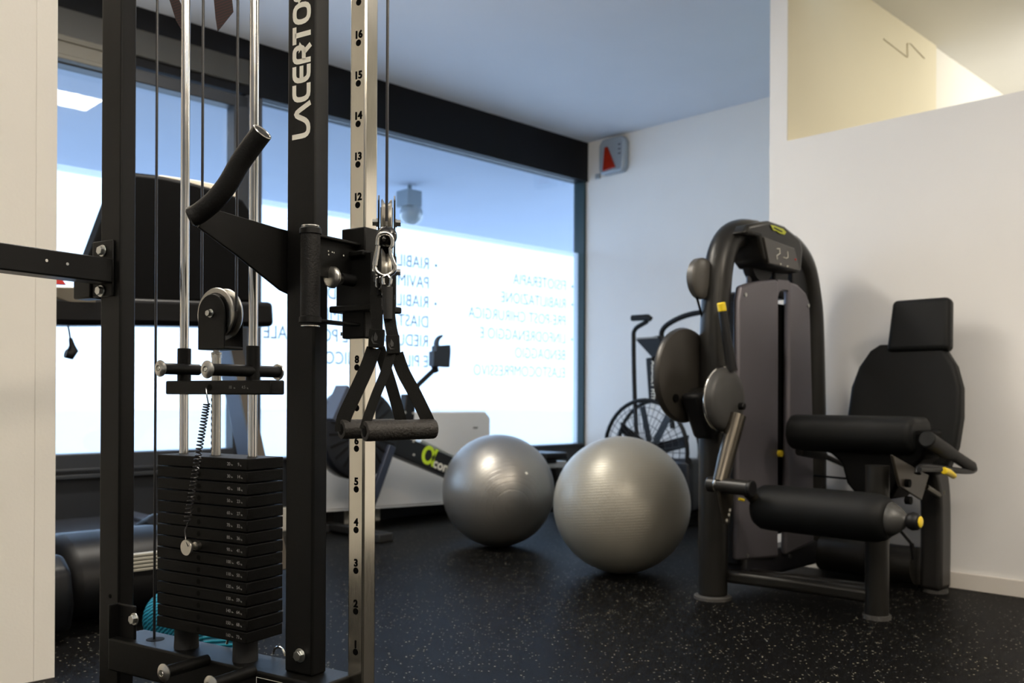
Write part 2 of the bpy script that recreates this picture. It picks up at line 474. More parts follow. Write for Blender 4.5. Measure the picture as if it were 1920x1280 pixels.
def window(name, b0, b1, z0, z1, t0, t1, s, extra=False):
    t = bpy.data.objects.new(name, None); COL.objects.link(t); t.location = RF.p(AW, (b0 + b1) / 2, z0); t['kind'] = 'structure'; WPOS[name] = Vector(t.location)
    for (x0, x1, y0, y1, nm) in ((b0 - s, b0, t0, t1, 'frame_stile'), (b1, b1 + s, t0, t1, 'frame_stile'), (b0 - s, b1 + s, z1, t1, 'frame_rail'), (b0 - s, b1 + s, t0, z0, 'frame_rail')):
        if y1 - y0 > .005 and x1 - x0 > 0.003:
            MB().box(RF, AW - .06, AW + .035, x0, x1, y0, y1).build(nm, FRAMEG, t, bevel=0.006)
    MB().box(RF, AW - .045, AW - .035, b0, b1, z0, z1).build('pane', GL, t)
    FT = 1.982
    MB().add([RF.p(AW - .05, b0, z0), RF.p(AW - .05, b1, z0), RF.p(AW - .05, b1, FT), RF.p(AW - .05, b0, FT)], [(0, 1, 2, 3)]).build('frosted_film', FILM, t, smooth=0)
    return t


w1 = window('window_1', 1.0, 2.575, 0.505, 2.468, 0.40, 2.54, 0.09)
m = MB().box(RF, AW - .02, AW + .05, 1.0, 2.70, 0.38, 0.40); m.box(RF, AW - .02, AW + .045, 1.0, 2.70, 0.415, 0.43)
m.build('sill_ledge', FRAMEG, w1, bevel=0.003)
w2 = window('window_2', 2.762, BF - .022, 0.438, 2.553, 0.425, 2.556, 0.0)
MB().box(RF, AW - .06, AW + .02, 2.66, 2.762, 0.42, 2.556).build('mullion', mat('mullion_grey', (0.05, 0.054, 0.062), 0.45), w2, bevel=0.004)
# roller box over the left window
m = MB().box(RF, AW + .0, AW + .055, 0.8, 2.66, 2.60, 2.745)
struct(m.build('trim_3', mat('roller_box_grey', (0.042, 0.042, 0.038), 0.5), bevel=0.006))
m = MB().box(RF, AW + .0, AW + .075, 0.8, 1.90, 2.475, 2.60); m.box(RF, AW + .075, AW + .09, .8, 1.90, 2.475, 2.50); m.box(RF, AW + .075, AW + .088, .8, 1.90, 2.565, 2.58)
struct(m.build('trim_4', mat('roller_box_taupe', (0.12, 0.112, 0.09), 0.5), bevel=0.004))

# mirrored lettering on the outside of the panes
INK = mat('grey_window_lettering', (0.13, 0.16, 0.20), 0.6)
t = w2
lines1 = [('RIABILITAZIONE', 497, True), ('PAVIMENTO PELVICO', 533, False), ('RIABILITAZIONE DELLA', 569, True), ('DIASTASI ADDOMINALE', 606, False), ('RIEDUCAZIONE POSTURALE', 642, False), ('E PILATES CLINICO', 680, False)]
lines2 = [('FISIOTERAPIA', 534, True), ('RIABILITAZIONE', 568, True), ('PRE-POST CHIRURGICA', 600, False), ('LINFODRENAGGIO E', 633, True), ('BENDAGGIO', 664, False), ('ELASTOCOMPRESSIVO', 697, False)]
for lines, x0, xb, sz, off, xs in ((lines1, 803, 815, 0.118, 0.0, 0.845), (lines2, 1060, 1071, 0.118, -0.0012, 0.845)):  # second block has thinner strokes, imitating letters washed out by window glare
    for s_, y, bul in lines:
        h = RF.hit(x0, y + 10, 'a', AW - .048)
        mb = text('lettering', s_, sz, RF.p(AW - .048, h[1], h[2]), -RF.b, (0, 0, 1), None, off=off, xs=xs)
        if bul:
            hb = RF.hit(xb, y + 2, 'a', AW - .048)
            mb.cyl(RF.p(AW - .0485, hb[1], hb[2]), RF.p(AW - .0475, hb[1], hb[2]), 0.011, n=10)
        mb.build('lettering', INK, t, smooth=0)

# ------------------------------------------------------------------ outside the windows
h1 = RF.hit(1092, 470, 'z', 2.60); h0 = RF.hit(98, 315, 'z', 2.60)
AEDGE = (h0[0] + h1[0]) / 2 - .3
SOFF = wall_mat('porch_plaster', (0.48, 0.54, 0.66))
struct(MB().box(RF, AEDGE, AW - .1, -3, 11, 2.60, 2.90).build('porch_ceiling', SOFF))
struct(MB().box(RF, -60, AW - .101, -40, 50, -0.16, -0.06).build('pavement', wall_mat('pavement_concrete', (0.42, 0.42, 0.42))))
lp = thing('globe_lamp', 'round glass porch lamp on a square bracket outside the right window', 'lamp', RF.p(*RF.hit(745, 380, 'z', 2.60)))
hb = RF.hit(768, 402, 'a', AW - 1.25)
c = RF.p(AW - 1.25, hb[1], hb[2])
MB().sphere(c, 0.098, 28, 18).build('globe', mat('lamp_glass', (0.30, 0.34, 0.36), 0.12, spec=0.8), lp)
MB().box(RF, AW - 1.33, AW - 1.17, hb[1] - .10, hb[1] + .05, hb[2] + .05, hb[2] + .185).build('bracket', mat('lamp_bracket', (0.20, 0.25, 0.29), 0.5), lp, bevel=0.004)
MB().cyl(RF.p(AW - 1.25, hb[1] - .02, hb[2] + .16), RF.p(AW - 1.25, hb[1] - .02, 2.601), 0.018).build('stem', mat('lamp_bracket', (0, 0, 0)), lp)
# ================================================================== WALL SIREN
b_ = BF
sr = thing('alarm_siren', 'silver wall siren with a red lens high in the far corner', 'siren', RF.p(-4.6, b_, 2.56))
ptl = [(-4.725, 2.60), (-4.70, 2.565), (-4.50, 2.565), (-4.47, 2.60), (-4.465, 2.80), (-4.50, 2.848), (-4.69, 2.845), (-4.725, 2.80)]
MB().prism([RF.p(x, b_ - .001, z) for x, z in ptl], RF.b * -0.07).build('housing', SILVER, sr, bevel=0.018, seg=3)
MB().prism([RF.p(x, b_ - .069, z) for x, z in ((-4.675, 2.585), (-4.545, 2.600), (-4.625, 2.775), (-4.655, 2.775))], RF.b * -0.016).build('lens', REDLENS, sr, bevel=0.008, seg=3)
for i in range(3): MB().box(RF, -4.525, -4.50, b_ - .0725, b_ - .0705, 2.70 + i * .035, 2.708 + i * .035).build('sound_slot', BLACK, sr)
tag(MB().box(RF, -4.80, -4.755, b_ - .02, b_ - .001, 2.56, 2.60).build('junction_box', SILVER, bevel=0.004), 'tiny grey junction box beside the wall siren', 'junction box')
# cable trunking on the cream upper wall
m = MB()
hs = [RF.hit(x, y, 'a', APR + .004) for x, y in ((1650, 66), (1695, 100), (1694, 74), (1700, 74), (1727, 102))]
m.tube([RF.p(APR + .006, h[1], min(h[2], 3.02)) for h in hs], 0.0035, 6)
tag(m.build('wall_cable', mat('cable_cream', (0.62, 0.56, 0.40), 0.5)), 'thin cream cable run on the upper wall behind the partition', 'cable')

# ================================================================== HEATER
hx = thing('heater', 'white floor-standing heater under the right window', 'heater', RF.p(-4.8, 3.8, 0))
pz = [(2.95, 0.125), (4.43, 0.085), (4.43, 0.66), (4.385, 0.706), (2.95, 0.706)]
MB().prism([RF.p(-4.70, x, z) for x, z in pz], RF.a * -0.19).build('casing', HEATW, hx, bevel=0.012, seg=3)
MB().prism([RF.p(-4.70, x, z) for x, z in ((2.95, .118), (4.43, .078), (4.43, .087), (2.95, .127))], RF.a * 0.006).build('lower_lip', HEATW, hx)
MB().box(RF, -4.70 + .0, -4.698 + .001, 4.265, 4.305, 0.588, 0.600).build('badge', mat('badge_grey', (0.2, 0.2, 0.2), 0.4), hx)
for b0 in (3.2, 4.3): MB().box(RF, -4.86, -4.74, b0 - .04, b0 + .04, 0, 0.12).build('foot', DARKP, hx)

# ================================================================== ROWER
rc = -4.36
rw = thing('rowing_machine', 'black rowing machine with a raised phone arm, behind the silver ball', 'rowing machine', RF.p(rc, 3.4, 0))
R = lambda px, py, a=rc: RF.p(*RF.hit(px, py, 'a', a))
fc = R(668, 815)
m = MB()
m.lathe(fc - RF.a * .07, RF.a, [(0, .22), (.005, .25), (.03, .262), (.11, .262), (.135, .25), (.14, .22)], 40)
m.build('flywheel_housing', mat('flywheel_black', (0.012, 0.014, 0.02), 0.35), rw)
m = MB()
for k in range(20):
    t = 2 * math.pi * k / 20
    u = RF.b * math.cos(t) + Vector((0, 0, 1)) * math.sin(t)
    m.bar(fc + RF.a * .074 + u * .05, fc + RF.a * .074 + u * .225, RF.a, .006, .012)
m.build('grille', DARKP, rw)
h0 = RF.hit(735, 1016, 'z', .03)
MB().box(RF, -4.68, -4.12, 3.05, 3.11, 0.012, 0.055).build('front_foot', DARKP, rw, bevel=0.006)
for a_ in (-4.66, -4.14): MB().box(RF, a_ - .04, a_ + .04, 3.03, 3.13, 0, 0.05).build('foot_cap', RUBBER, rw, bevel=0.008)
for a_ in (-4.28,):
    MB().bar(R(735, 838, a_), R(702, 935, a_), RF.a, .03, .05).build('front_strut', BLUEDK, rw, bevel=0.004)
MB().bar(R(702, 935, -4.28), RF.p(-4.36, 3.08, .04), RF.a, .03, .05).build('strut_foot', BLUEDK, rw, bevel=0.004)
p0, p1 = R(735, 836), RF.p(rc, 3.78, 0.40)
MB().bar(R(690, 815), R(862, 886), RF.a, .10, .125).build('front_frame', mat('rower_frame_black', (0.008, 0.009, 0.012), 0.4), rw, bevel=0.005)
rp = [R(785, 828), R(862, 864), R(1052, 888)]
MB().bar(rp[0], R(870, 868), RF.a, .055, .02).build('rail_start', SATIN, rw, bevel=0.003)
MB().bar(R(866, 872), RF.p(rc, 4.82, .335), RF.a, .05, .05).build('rail', SATIN, rw, bevel=0.004)
MB().bar(RF.p(rc, 4.72, .32), RF.p(rc, 4.78, .03), RF.a, .05, .04).build('rear_leg', DARKP, rw, bevel=0.004)
MB().box(RF, rc - .2, rc + .2, 4.76, 4.81, 0, 0.04).build('rear_foot', DARKP, rw, bevel=0.005)
m = MB(); m.box(RF, rc - .13, rc + .13, 4.50, 4.72, .385, .43); m.box(RF, rc - .05, rc + .05, 4.50, 4.70, .35, .385)
m.build('seat', DARKP, rw, bevel=0.012, seg=3)
# lettering on the frame side
xa = (R(862, 886) - R(690, 815)).normalized(); ya = xa.cross(RF.a).normalized()
ya = ya if ya.z > 0 else -ya
o3 = R(787, 866, rc + .052)
text('brand_symbol', 'α', .19, o3 + ya * .004, xa, ya, mat('lime_bright', (0.55, 0.75, 0.03), 0.5), rw, off=0.004)
text('brand_lettering', 'concept', .085, o3 + xa * .108 - ya * .0, xa, ya, PRINT, rw, off=0.002)
for px, py in ((776, 829), (777, 854), (760, 775), (775, 776)): MB().cyl(R(px, py, rc + .052), R(px, py, rc + .058), .008, n=8).build('rivet', ZINC, rw)
MB().bar(R(766, 742), R(760, 815), RF.a, .06, .075).build('upright', DARKP, rw, bevel=0.006)
m = MB(); m.tube([R(760, 752), R(785, 722), R(818, 690)], .016, 8); m.build('monitor_arm', DARKP, rw)
m = MB(); m.prism([R(x, y) for x, y in ((803, 660), (808, 660), (808, 650), (834, 648), (835, 660), (833, 690), (803, 688))], RF.a * .05)
m.build('holder_body', mat('holder_slate', (0.02, 0.025, 0.035), 0.4), rw, bevel=0.003)
m = MB()
MB().cyl(R(812, 686), R(818, 698), .018).build('holder_joint', DARKP, rw)
cc = R(826, 648)
m.prism([cc + RF.b * (.062 * math.cos(t)) + Vector((0, 0, .062 * math.sin(t))) for t in [math.radians(x) for x in range(95, 260, 15)]] +
        [cc + RF.b * .01 + RF.b * (.050 * math.cos(t)) + Vector((0, 0, .045 * math.sin(t) + .006)) for t in [math.radians(x) for x in range(250, 100, -15)]], RF.a * .03)
m.build('phone_holder', mat('holder_slate', (0.02, 0.025, 0.035), 0.4), rw, bevel=0.003)
m = MB(); m.bar(R(617, 790, rc + .2), R(644, 728, rc + .2), RF.a, .11, .03)
m.build('footrest', mat('footrest_grey', (0.06, 0.07, 0.10), 0.4), rw)

# ================================================================== AIR BIKE
bb = 4.95
ab = thing('air_bike', 'black air bike with a wire fan cage in the far corner', 'exercise bike', RF.p(-3.7, bb, 0))
B = lambda px, py, b=bb: RF.p(*RF.hit(px, py, 'b', b))
fc = B(1222, 842); U, Wv = RF.a, Vector((0, 0, 1)); Rr = .335
m = MB()
for db in (-.07, .07):
    m.tube([fc + RF.b * db + U * Rr * math.cos(2 * math.pi * k / 40) + Wv * Rr * math.sin(2 * math.pi * k / 40) for k in range(40)], .014, 8, closed=True)
m.build('cage_rim', DARKP, ab)
m = MB()
for k in range(44):
    t = 2 * math.pi * k / 44; u = U * math.cos(t) + Wv * math.sin(t)
    m.tube([fc - RF.b * .085 + u * .07, fc - RF.b * .09 + u * .2, fc - RF.b * .07 + u * Rr], .0024, 4, cap=False)
for r_ in (.12, .18, .24, .29):
    m.tube([fc - RF.b * .09 + U * r_ * math.cos(2 * math.pi * k / 32) + Wv * r_ * math.sin(2 * math.pi * k / 32) for k in range(32)], .0026, 4, closed=True)
o = m.build('cage_wire', mat('cage_wire_dark', (0.03, 0.03, 0.035), 0.4), ab)
for k in range(8):
    t = 2 * math.pi * k / 8 + .25; u = U * math.cos(t) + Wv * math.sin(t); v = U * -math.sin(t) + Wv * math.cos(t)
    m = MB(); m.bar(fc + u * .06, fc + u * .30, (v + RF.b * .6), .09, .004); m.build('fan_blade', DARKP, ab)
MB().cyl(fc - RF.b * .1, fc + RF.b * .1, .06).build('hub', DARKP, ab)
m = MB(); m.bar(B(1222, 668), B(1228, 745), U, .055, .07); m.build('mast', DARKP, ab, bevel=0.006)
text('mast_lettering', 'ASSAULT FITNESS', .042, B(1221, 674, bb - .04) , (0, 0, -1), U, PRINT, ab, off=.0008)
m = MB(); m.prism([B(1190, 634, bb - .07), B(1232, 626, bb - .07), B(1248, 652, bb - .07), B(1222, 668, bb - .07)], RF.b * .09); m.build('console', DARKP, ab, bevel=0.004)
m = MB(); m.box(RF, *sorted((RF.hit(1192, 632, 'b', bb - .072)[0], RF.hit(1232, 632, 'b', bb - .072)[0])), bb - .074, bb - .071, 1.195, 1.205); m.build('console_strip', PRINTG, ab)
m = MB(); m.tube(smoothpath([B(1196, 838), B(1190, 740), B(1187, 640), B(1189, 616), B(1205, 604), B(1212, 600)], 5), .0155, 10); m.build('handlebar', DARKP, ab)
MB().tube([B(1184, 594), B(1214, 592), B(1218, 596)], .021, 10).build('hand_grip', FOAM, ab)
m = MB(); m.tube(smoothpath([B(1262, 800), B(1248, 700), B(1243, 650), B(1240, 618), B(1262, 598), B(1300, 584), B(1345, 580)], 5), .0175, 10); m.build('handlebar', DARKP, ab)
m = MB(); m.bar(fc + Vector((0, 0, -.2)) + U * .12, fc + Vector((0, 0, -.46)) + U * .22, U, .06, .06); m.bar(fc + RF.b * .02 + Vector((0, 0, -.25)), fc + Vector((0, 0, -.53)) - U * .22, U, .06, .05)
m.bar(fc + U * .25 + Vector((0, 0, -.1)), fc + U * .42 + Vector((0, 0, -.42)), U, .07, .05); m.build('frame', DARKP, ab, bevel=0.005)
zf = fc.z
m = MB(); hf = RF.hit(1302, 935, 'b', bb)
m.box(RF, hf[0] - .12, hf[0] + .06, bb - .12, bb + .1, .08, .42); m.build('rear_housing', mat('bike_housing', (0.008, 0.009, 0.014), 0.4), ab, bevel=0.03, seg=3)
for a_ in (hf[0], hf[0] - .62):
    MB().box(RF, a_ - .035, a_ + .035, bb - .28, bb + .28, 0, .06).build('base_foot', DARKP, ab, bevel=0.01)
MB().box(RF, hf[0] - .62, hf[0], bb - .03, bb + .03, .06, .11).build('base_rail', DARKP, ab, bevel=0.006)
MB().cyl(B(1292, 860, bb - .1), B(1292, 860, bb - .2), .02).build('pedal_axle', DARKP, ab)

# ================================================================== EXERCISE BALLS
for px, D, R_, nm, lab, met, ro, colr, ax, sc_ in (
        (936, 4.97, .302, 'd', 'dark pewter exercise ball with a white plug, left of the paler ball', .72, .36, (0.34, 0.325, 0.30), (1.35, 0.25, 0), 22),
        (1167, 4.24, .3135, 'p', 'pale silver-grey exercise ball standing right of the darker ball', .30, .38, (0.36, 0.34, 0.285), (0.10, 0.06, 0), 26)):
    c = at(px, 900, D); c.z = R_
    gt = thing('exercise_ball', lab, 'ball', (c.x, c.y, 0), 'two exercise balls on the rubber floor')
    MB().sphere(c, R_, 64, 40).build('shell', ball_mat('ball_' + ('pewter' if nm == 'd' else 'silver'), colr, met, ro, sc_, ax), gt, smooth=80, loc=c)
    if nm == 'd':
        d = (at(993, 884, D - R_ * .85) - c).normalized()
        MB().cyl(c + d * (R_ - .004), c + d * (R_ + .001), .007, n=12).build('plug', PRINT, gt)

# ================================================================== TREADMILL
td = thing('treadmill', 'black treadmill seen from the front behind the weight rack', 'treadmill', RF.p(-3.3, 1.5, 0))
b0, b1 = .95, 1.93
prof = [(-3.22, .03), (-3.19, .10), (-3.20, .20), (-3.26, .275), (-3.38, .318), (-3.52, .305), (-3.78, .225), (-3.78, .03)]
m = MB(); m.prism([RF.p(a, b0 + .14, z) for a, z in prof], RF.b * (b1 - b0 - .52))
HOOD = mat('treadmill_hood', (0.003, 0.003, 0.0035), 0.4, spec=0.2)
m.build('motor_hood', HOOD, td, bevel=0.06, seg=5, smooth=60)
prof2 = [(-3.36, .06), (-3.34, .14), (-3.42, .28), (-3.55, .345), (-3.75, .27), (-3.80, .06)]
m = MB(); m.prism([RF.p(a, b1 - .42, z) for a, z in prof2], RF.b * .42); m.build('side_hood', HOOD, td, bevel=0.03, seg=4, smooth=60)
m = MB(); m.prism([RF.p(a, b0 - .08, z) for a, z in ((-3.14, .03), (-3.11, .12), (-3.14, .235), (-3.22, .28), (-3.40, .22), (-3.40, .03))], RF.b * .225)
m.build('lower_cowl', mat('treadmill_cowl', (0.004, 0.0045, 0.006), 0.38, spec=0.3), td, bevel=0.025, seg=3, smooth=60)
RIBM = mat('ribbed_beige', (0.36, 0.34, 0.28), 0.5)
hL, hR = RF.hit(245, 1052, 'a', -3.17), RF.hit(330, 1052, 'a', -3.17)
for k in range(5): MB().box(RF, -3.195, -3.165 + k * .002, hL[1], hR[1], hL[2] - k * .0125, hL[2] + .009 - k * .0125).build('step_rib', RIBM, td, bevel=0.002)
MB().box(RF, -4.75, -3.5, b0 + .08, b1 - .08, .15, .195).build('running_belt', mat('belt_black', (0.03, 0.032, 0.038), 0.3), td)
for b_0 in (b0, b1 - .10): MB().box(RF, -4.8, -3.5, b_0, b_0 + .10, .08, .215).build('side_rail', mat('side_rail_slate', (0.05, 0.055, 0.07), 0.35), td, bevel=0.006)
for b_0 in (b0 + .05, b1 - .12):
    for a_ in (-3.3, -4.7): MB().box(RF, a_ - .06, a_ + .02, b_0, b_0 + .06, 0, .09).build('foot', CREAMP if b_0 < 1.2 and a_ > -4 else RUBBER, td, bevel=0.005)
for b_0 in (b0 + .02, b1 - .02):
    MB().bar(RF.p(-3.28, b_0, .12), RF.p(-3.72, b_0, 1.12), RF.b, .05, .13).build('upright', BLUEDK, td, bevel=0.008)
    MB().bar(RF.p(-3.215, b_0, .12), RF.p(-3.655, b_0, 1.12), RF.b, .054, .015).build('upright_edge', mat('upright_bronze', (0.05, 0.04, 0.028), 0.4), td)
# console tray / crossbar
m = MB(); cp = [RF.p(-3.60, b, z) for b, z in ((.90, 1.13), (1.15, 1.11), (1.45, 1.125), (1.80, 1.14), (2.05, 1.155))]
m.ribbon(smoothpath(cp, 4), (0, 0, 1), .105, .14); m.build('console_crossbar', mat('console_black', (0.003, 0.003, 0.0035), 0.35, spec=0.2), td, bevel=0.02, seg=3)
m = MB(); m.cyl(RF.p(-3.59, 2.03, 1.155), RF.p(-3.84, 2.03, 1.165), .052, n=24); m.build('hand_rail_end', mat('rail_end_slate', (0.03, 0.035, 0.045), 0.35), td, bevel=0.01)
MB().cyl(RF.p(-3.59, .95, 1.12), RF.p(-3.95, .95, 1.15), .045, n=24).build('hand_rail_end', mat('rail_end_slate', (0, 0, 0)), td, bevel=0.01)
pp = [(150, 572), (160, 500), (205, 375), (222, 344), (250, 333), (300, 338), (360, 350), (420, 366), (452, 380), (466, 400), (478, 480), (486, 572)]
m = MB(); m.prism([RF.p(*RF.hit(x, y, 'a', -3.545)) for x, y in pp], RF.a * -0.07 + Vector((0, 0, .02)))
m.build('console_back', mat('console_back_black', (0.0012, 0.0012, 0.0014), 0.5, spec=0.08), td, bevel=0.012, seg=3)
pp = [(278, 337), (300, 336), (360, 344), (400, 352), (440, 366), (440, 376), (360, 357), (282, 346)]
m = MB(); m.prism([RF.p(*RF.hit(x, y - 1, 'a', -3.60)) for x, y in pp], RF.a * -0.05)
m.build('console_trim', CREAMP, td, bevel=0.003)
m = MB(); m.prism([RF.p(*RF.hit(x, y, 'a', -3.53)) for x, y in ((70, 545), (150, 545), (180, 570), (180, 596), (100, 566), (70, 560))], RF.a * -.05 + Vector((0, 0, -.01)))
m.build('console_tray', mat('tray_bronze', (0.13, 0.115, 0.09), 0.25, metal=0.3), td, bevel=0.006)
m = MB(); m.prism([RF.p(*RF.hit(x, y, 'a', -3.52)) for x, y in ((96, 529), (108, 529), (119, 543), (96, 542))], RF.a * .02); m.build('safety_key', RED, td, bevel=0.002)
cd = MB(); cpt = [RF.p(*RF.hit(x, y, 'a', -3.60)) for x, y in ((112, 596), (121, 607), (127, 622), (131, 645))]
o = cd.tube(smoothpath(cpt), .0032, 8).build('power_cord', CABLE, td)
m = MB(); pl = [RF.p(*RF.hit(x, y, 'a', -3.60)) for x, y in ((131, 642), (134, 655), (136, 664), (130, 673), (122, 671))]
m.tube(pl, [.006, .010, .019, .021, .016], 10); m.build('plug', DARKP, o)

# ================================================================== TEAL FOAM ROLLER
q0 = KF.hit(300, 1160, 'b', .55)
tr = thing('foam_roller', 'ribbed teal massage roller on the floor behind the weight stack', 'foam roller', KF.p(q0[0], .55, 0))
c0, c1 = at(312, 1150, 2.98), at(405, 1182, 2.80); c0.z = .085; c1.z = .085
ax = (c1 - c0); ax.z = 0; ax.normalize(); Ln = .33
c0 = at(352, 1170, 2.92); c0.z = .088
TE = stripe_mat('teal_ribbed_foam', (0.002, 0.10, 0.19), (0.01, 0.34, 0.50), 28, (0.5, 0.35, 0), bump=0.9)
m = MB(); m.lathe(c0 - ax * .12, ax, [(0, .05), (.004, .078), (.012, .086)] + [(.02 + i * .012, .088 + (.003 if i % 2 else 0)) for i in range(26)] + [(.335, .086), (.345, .078), (.35, .05)], 32)
m.build('roller_body', TE, tr)
MB().lathe(c0 - ax * .1205, ax, [(0, .03), (.001, .05)], 24).build('end_opening', BLACK, tr)

# ================================================================== LEG EXTENSION MACHINE
lx = thing('leg_extension_machine', 'anthracite leg extension machine with a black padded seat, at the partition', 'exercise machine', MF.p(0.3, .4, 0))
# main arch
P = MF.p
archp = [P(0, 0, 0.02), P(0, 0, .5), P(0, .0, 1.0), P(0, .015, 1.22), P(0, .04, 1.36), P(0, .10, 1.45), P(0, .19, 1.49), P(0, .30, 1.50)]
m = MB(); m.tube(smoothpath(archp, 5), .058, 24); m.build('front_column', BRONZE, lx, smooth=60)
archp = [P(0, .85, 0.10), P(0, .845, .6), P(0, .82, 1.10), P(0, .79, 1.28), P(0, .73, 1.41), P(0, .62, 1.48), P(0, .5, 1.50)]
m = MB(); m.tube(smoothpath(archp, 5), .052, 24); m.build('rear_column', BRONZE, lx, smooth=60)
for (a, b) in ((0, 0), (.603, .15), (.569, .79)):
    w = .068 if a == 0 else .05
    MB().lathe(P(a, b, 0), (0, 0, 1), [(0, w + .006 if a == 0 else w), (.012, w + .006 if a == 0 else w), (.016, w)], 28).build('foot_pad', mat('foot_pad_grey', (0.06, 0.058, 0.055), 0.5), lx)
# head with display
hp = [(-.02, 1.33), (.0, 1.45), (.03, 1.54), (.0, 1.0)]
Hh = lambda x, y, a=.10: MF.hit(x, y, 'a', a)
top = [(1392, 432), (1402, 416), (1440, 408), (1470, 418), (1498, 441), (1504, 462), (1501, 506), (1440, 494), (1430, 480), (1422, 440)]
m = MB(); pts = [P(*Hh(x, y)) for x, y in top]; m.prism(pts, MF.a * -.15); m.build('head_cover', BRONZE, lx, bevel=0.016, seg=3, smooth=60)
sc = [(1430, 439), (1487, 460), (1498, 502), (1440, 489)]
pts = [P(*Hh(x, y, .1085)) for x, y in sc]; m = MB(); m.prism(pts, MF.a * -.01); sp = m.build('display_panel', mat('display_face', (0.060, 0.056, 0.052), 0.3), lx, bevel=0.003)
m = MB()
def stroke2(m, seq, a, th, r=.003):
    m.tube([P(*MF.hit(x, y, 'a', a)) for x, y in seq], r, 6)
stroke2(m, [(1454, 461), (1459, 461), (1460, 470), (1454, 474), (1455, 481)], .110, 0, .0017)
stroke2(m, [(1474, 466), (1475, 477), (1472, 479), (1466, 477)], .110, 0, .0017)
for x, y in ((1461, 490), (1474, 494)): m.sphere(P(*MF.hit(x, y, 'a', .110)), .004, 8, 6)
m.build('pictogram', PRINT, sp)
m = MB(); m.sphere(P(*MF.hit(1489, 481, 'a', .110)), .004, 8, 6); m.build('red_dot', RED, sp)
m = MB(); lg = [(1441, 417), (1448, 418), (1455, 421), (1464, 424), (1470, 430), (1467, 435), (1457, 432), (1452, 428), (1446, 427)]
m.prism([P(*MF.hit(x, y, 'a', .1015)) for x, y in lg], MF.a * .003); m.build('emblem', LOGOY, lx)
m = MB(); m.tube([P(*MF.hit(x, y, 'a', .1055)) for x, y in ((1448, 422), (1455, 425), (1463, 429))], .003, 6); m.build('emblem_mark', BRONZE, lx)
# shields with the slot for the pin
ssl = [(1386, 1046), (1384, 800), (1384, 560), (1388, 531), (1405, 525), (1430, 520), (1450, 518), (1458, 519), (1459, 560), (1461, 838), (1463, 1040)]
m = MB(); m.prism([P(*MF.hit(x, y, 'a', .085)) for x, y in ssl], MF.a * -.03); m.build('shield_panel', SHIELD, lx, bevel=0.012, seg=3, smooth=60)
ssr = [(1477, 1036), (1479, 800), (1478, 545), (1476, 521), (1495, 528), (1510, 543), (1517, 560), (1519, 600), (1526, 800), (1530, 1010)]
m = MB(); m.prism([P(*MF.hit(x, y, 'a', .085)) for x, y in ssr], MF.a * -.03); m.build('shield_panel', SHIELD, lx, bevel=0.012, seg=3, smooth=60)
m = MB(); br = [(1456, 519), (1478, 521), (1478, 541), (1473, 538), (1466, 537), (1460, 541), (1457, 550)]
m.prism([P(*MF.hit(x, y, 'a', .083)) for x, y in br], MF.a * -.025); m.build('shield_bridge', SHIELD, lx)
for k in range(14):
    z = .32 + k * .052
    MB().box(MF, -.06, .035, .28, .62, z, z + .047).build('weight_plate', mat('stack_black', (0.006, 0.006, 0.007), 0.5), lx, bevel=0.003)
MB().box(MF, -.05, .03, .44, .47, .3, 1.17).build('stack_guide', BLACK, lx)
hy = MF.hit(1463, 845, 'a', .09)
k0, k1 = MF.hit(1455, 600, 'a', .04), MF.hit(1483, 600, 'a', .04)
MB().box(MF, .036, .044, k0[1], k1[1], .22, MF.hit(1466, 566, 'a', .04)[2]).build('slot_backing', BLACK, lx)
MB().cyl(P(.04, hy[1], hy[2]), P(.10, hy[1], hy[2]), .014, n=16).build('selector_pin', YELLOW, lx)
for b in (.28, .62): MB().cyl(P(-.01, b, .1), P(-.01, b, 1.46), .012, n=12).build('guide_rod', mat('guide_rod_dark', (0.05, 0.05, 0.055), 0.3, metal=0.8), lx)
m = MB(); m.box(MF, -.07, .05, .12, .22, .12, 1.24); m.build('inner_frame', DARKP, lx, bevel=0.01)
m = MB(); hq2 = MF.hit(1436, 455, 'a', .0)
m.lathe(P(-.03, .34, 1.39), MF.a, [(0, .09), (.01, .10), (.04, .10), (.05, .09)], 28); m.build('top_pulley', DARKP, lx)
m = MB(); m.box(MF, -.04, .02, .44, .56, 1.24, 1.46); m.box(MF, -.03, .02, .60, .74, 1.2, 1.40); m.build('head_bracket', DARKP, lx, bevel=0.008)
m = MB(); m.box(MF, -.05, .06, .14, .78, .05, .16); m.build('tower_base', mat('tower_base_black', (0.01, 0.01, 0.013), 0.4), lx, bevel=0.02, seg=3)
m = MB(); hb1 = MF.hit(1397, 560, 'a', .09)
for x, y in ((1396, 548), (1514, 567), (1404, 1037), (1484, 1037)):
    h = MF.hit(x, y, 'a', .087); MB().cyl(P(.084, h[1], h[2]), P(.090, h[1], h[2]), .008, n=10).build('shield_screw', ZINC, lx)
# small pulley beside the column and its belt
hp = MF.hit(1312, 518, 'a', -.02)
m = MB(); m.lathe(P(-.045, hp[1] + .01, hp[2]), MF.a, [(0, .075), (.006, .082), (.03, .082), (.04, .07), (.045, .03)], 32); m.build('side_pulley', mat('pulley_cover', (0.075, 0.070, 0.062), 0.4), lx)
m = MB(); m.tube([P(-.03, *MF.hit(1302, 545, 'a', -.03)[1:]), P(-.03, *MF.hit(1325, 625, 'a', -.03)[1:])], .005, 6); m.build('belt', BLACK, lx)
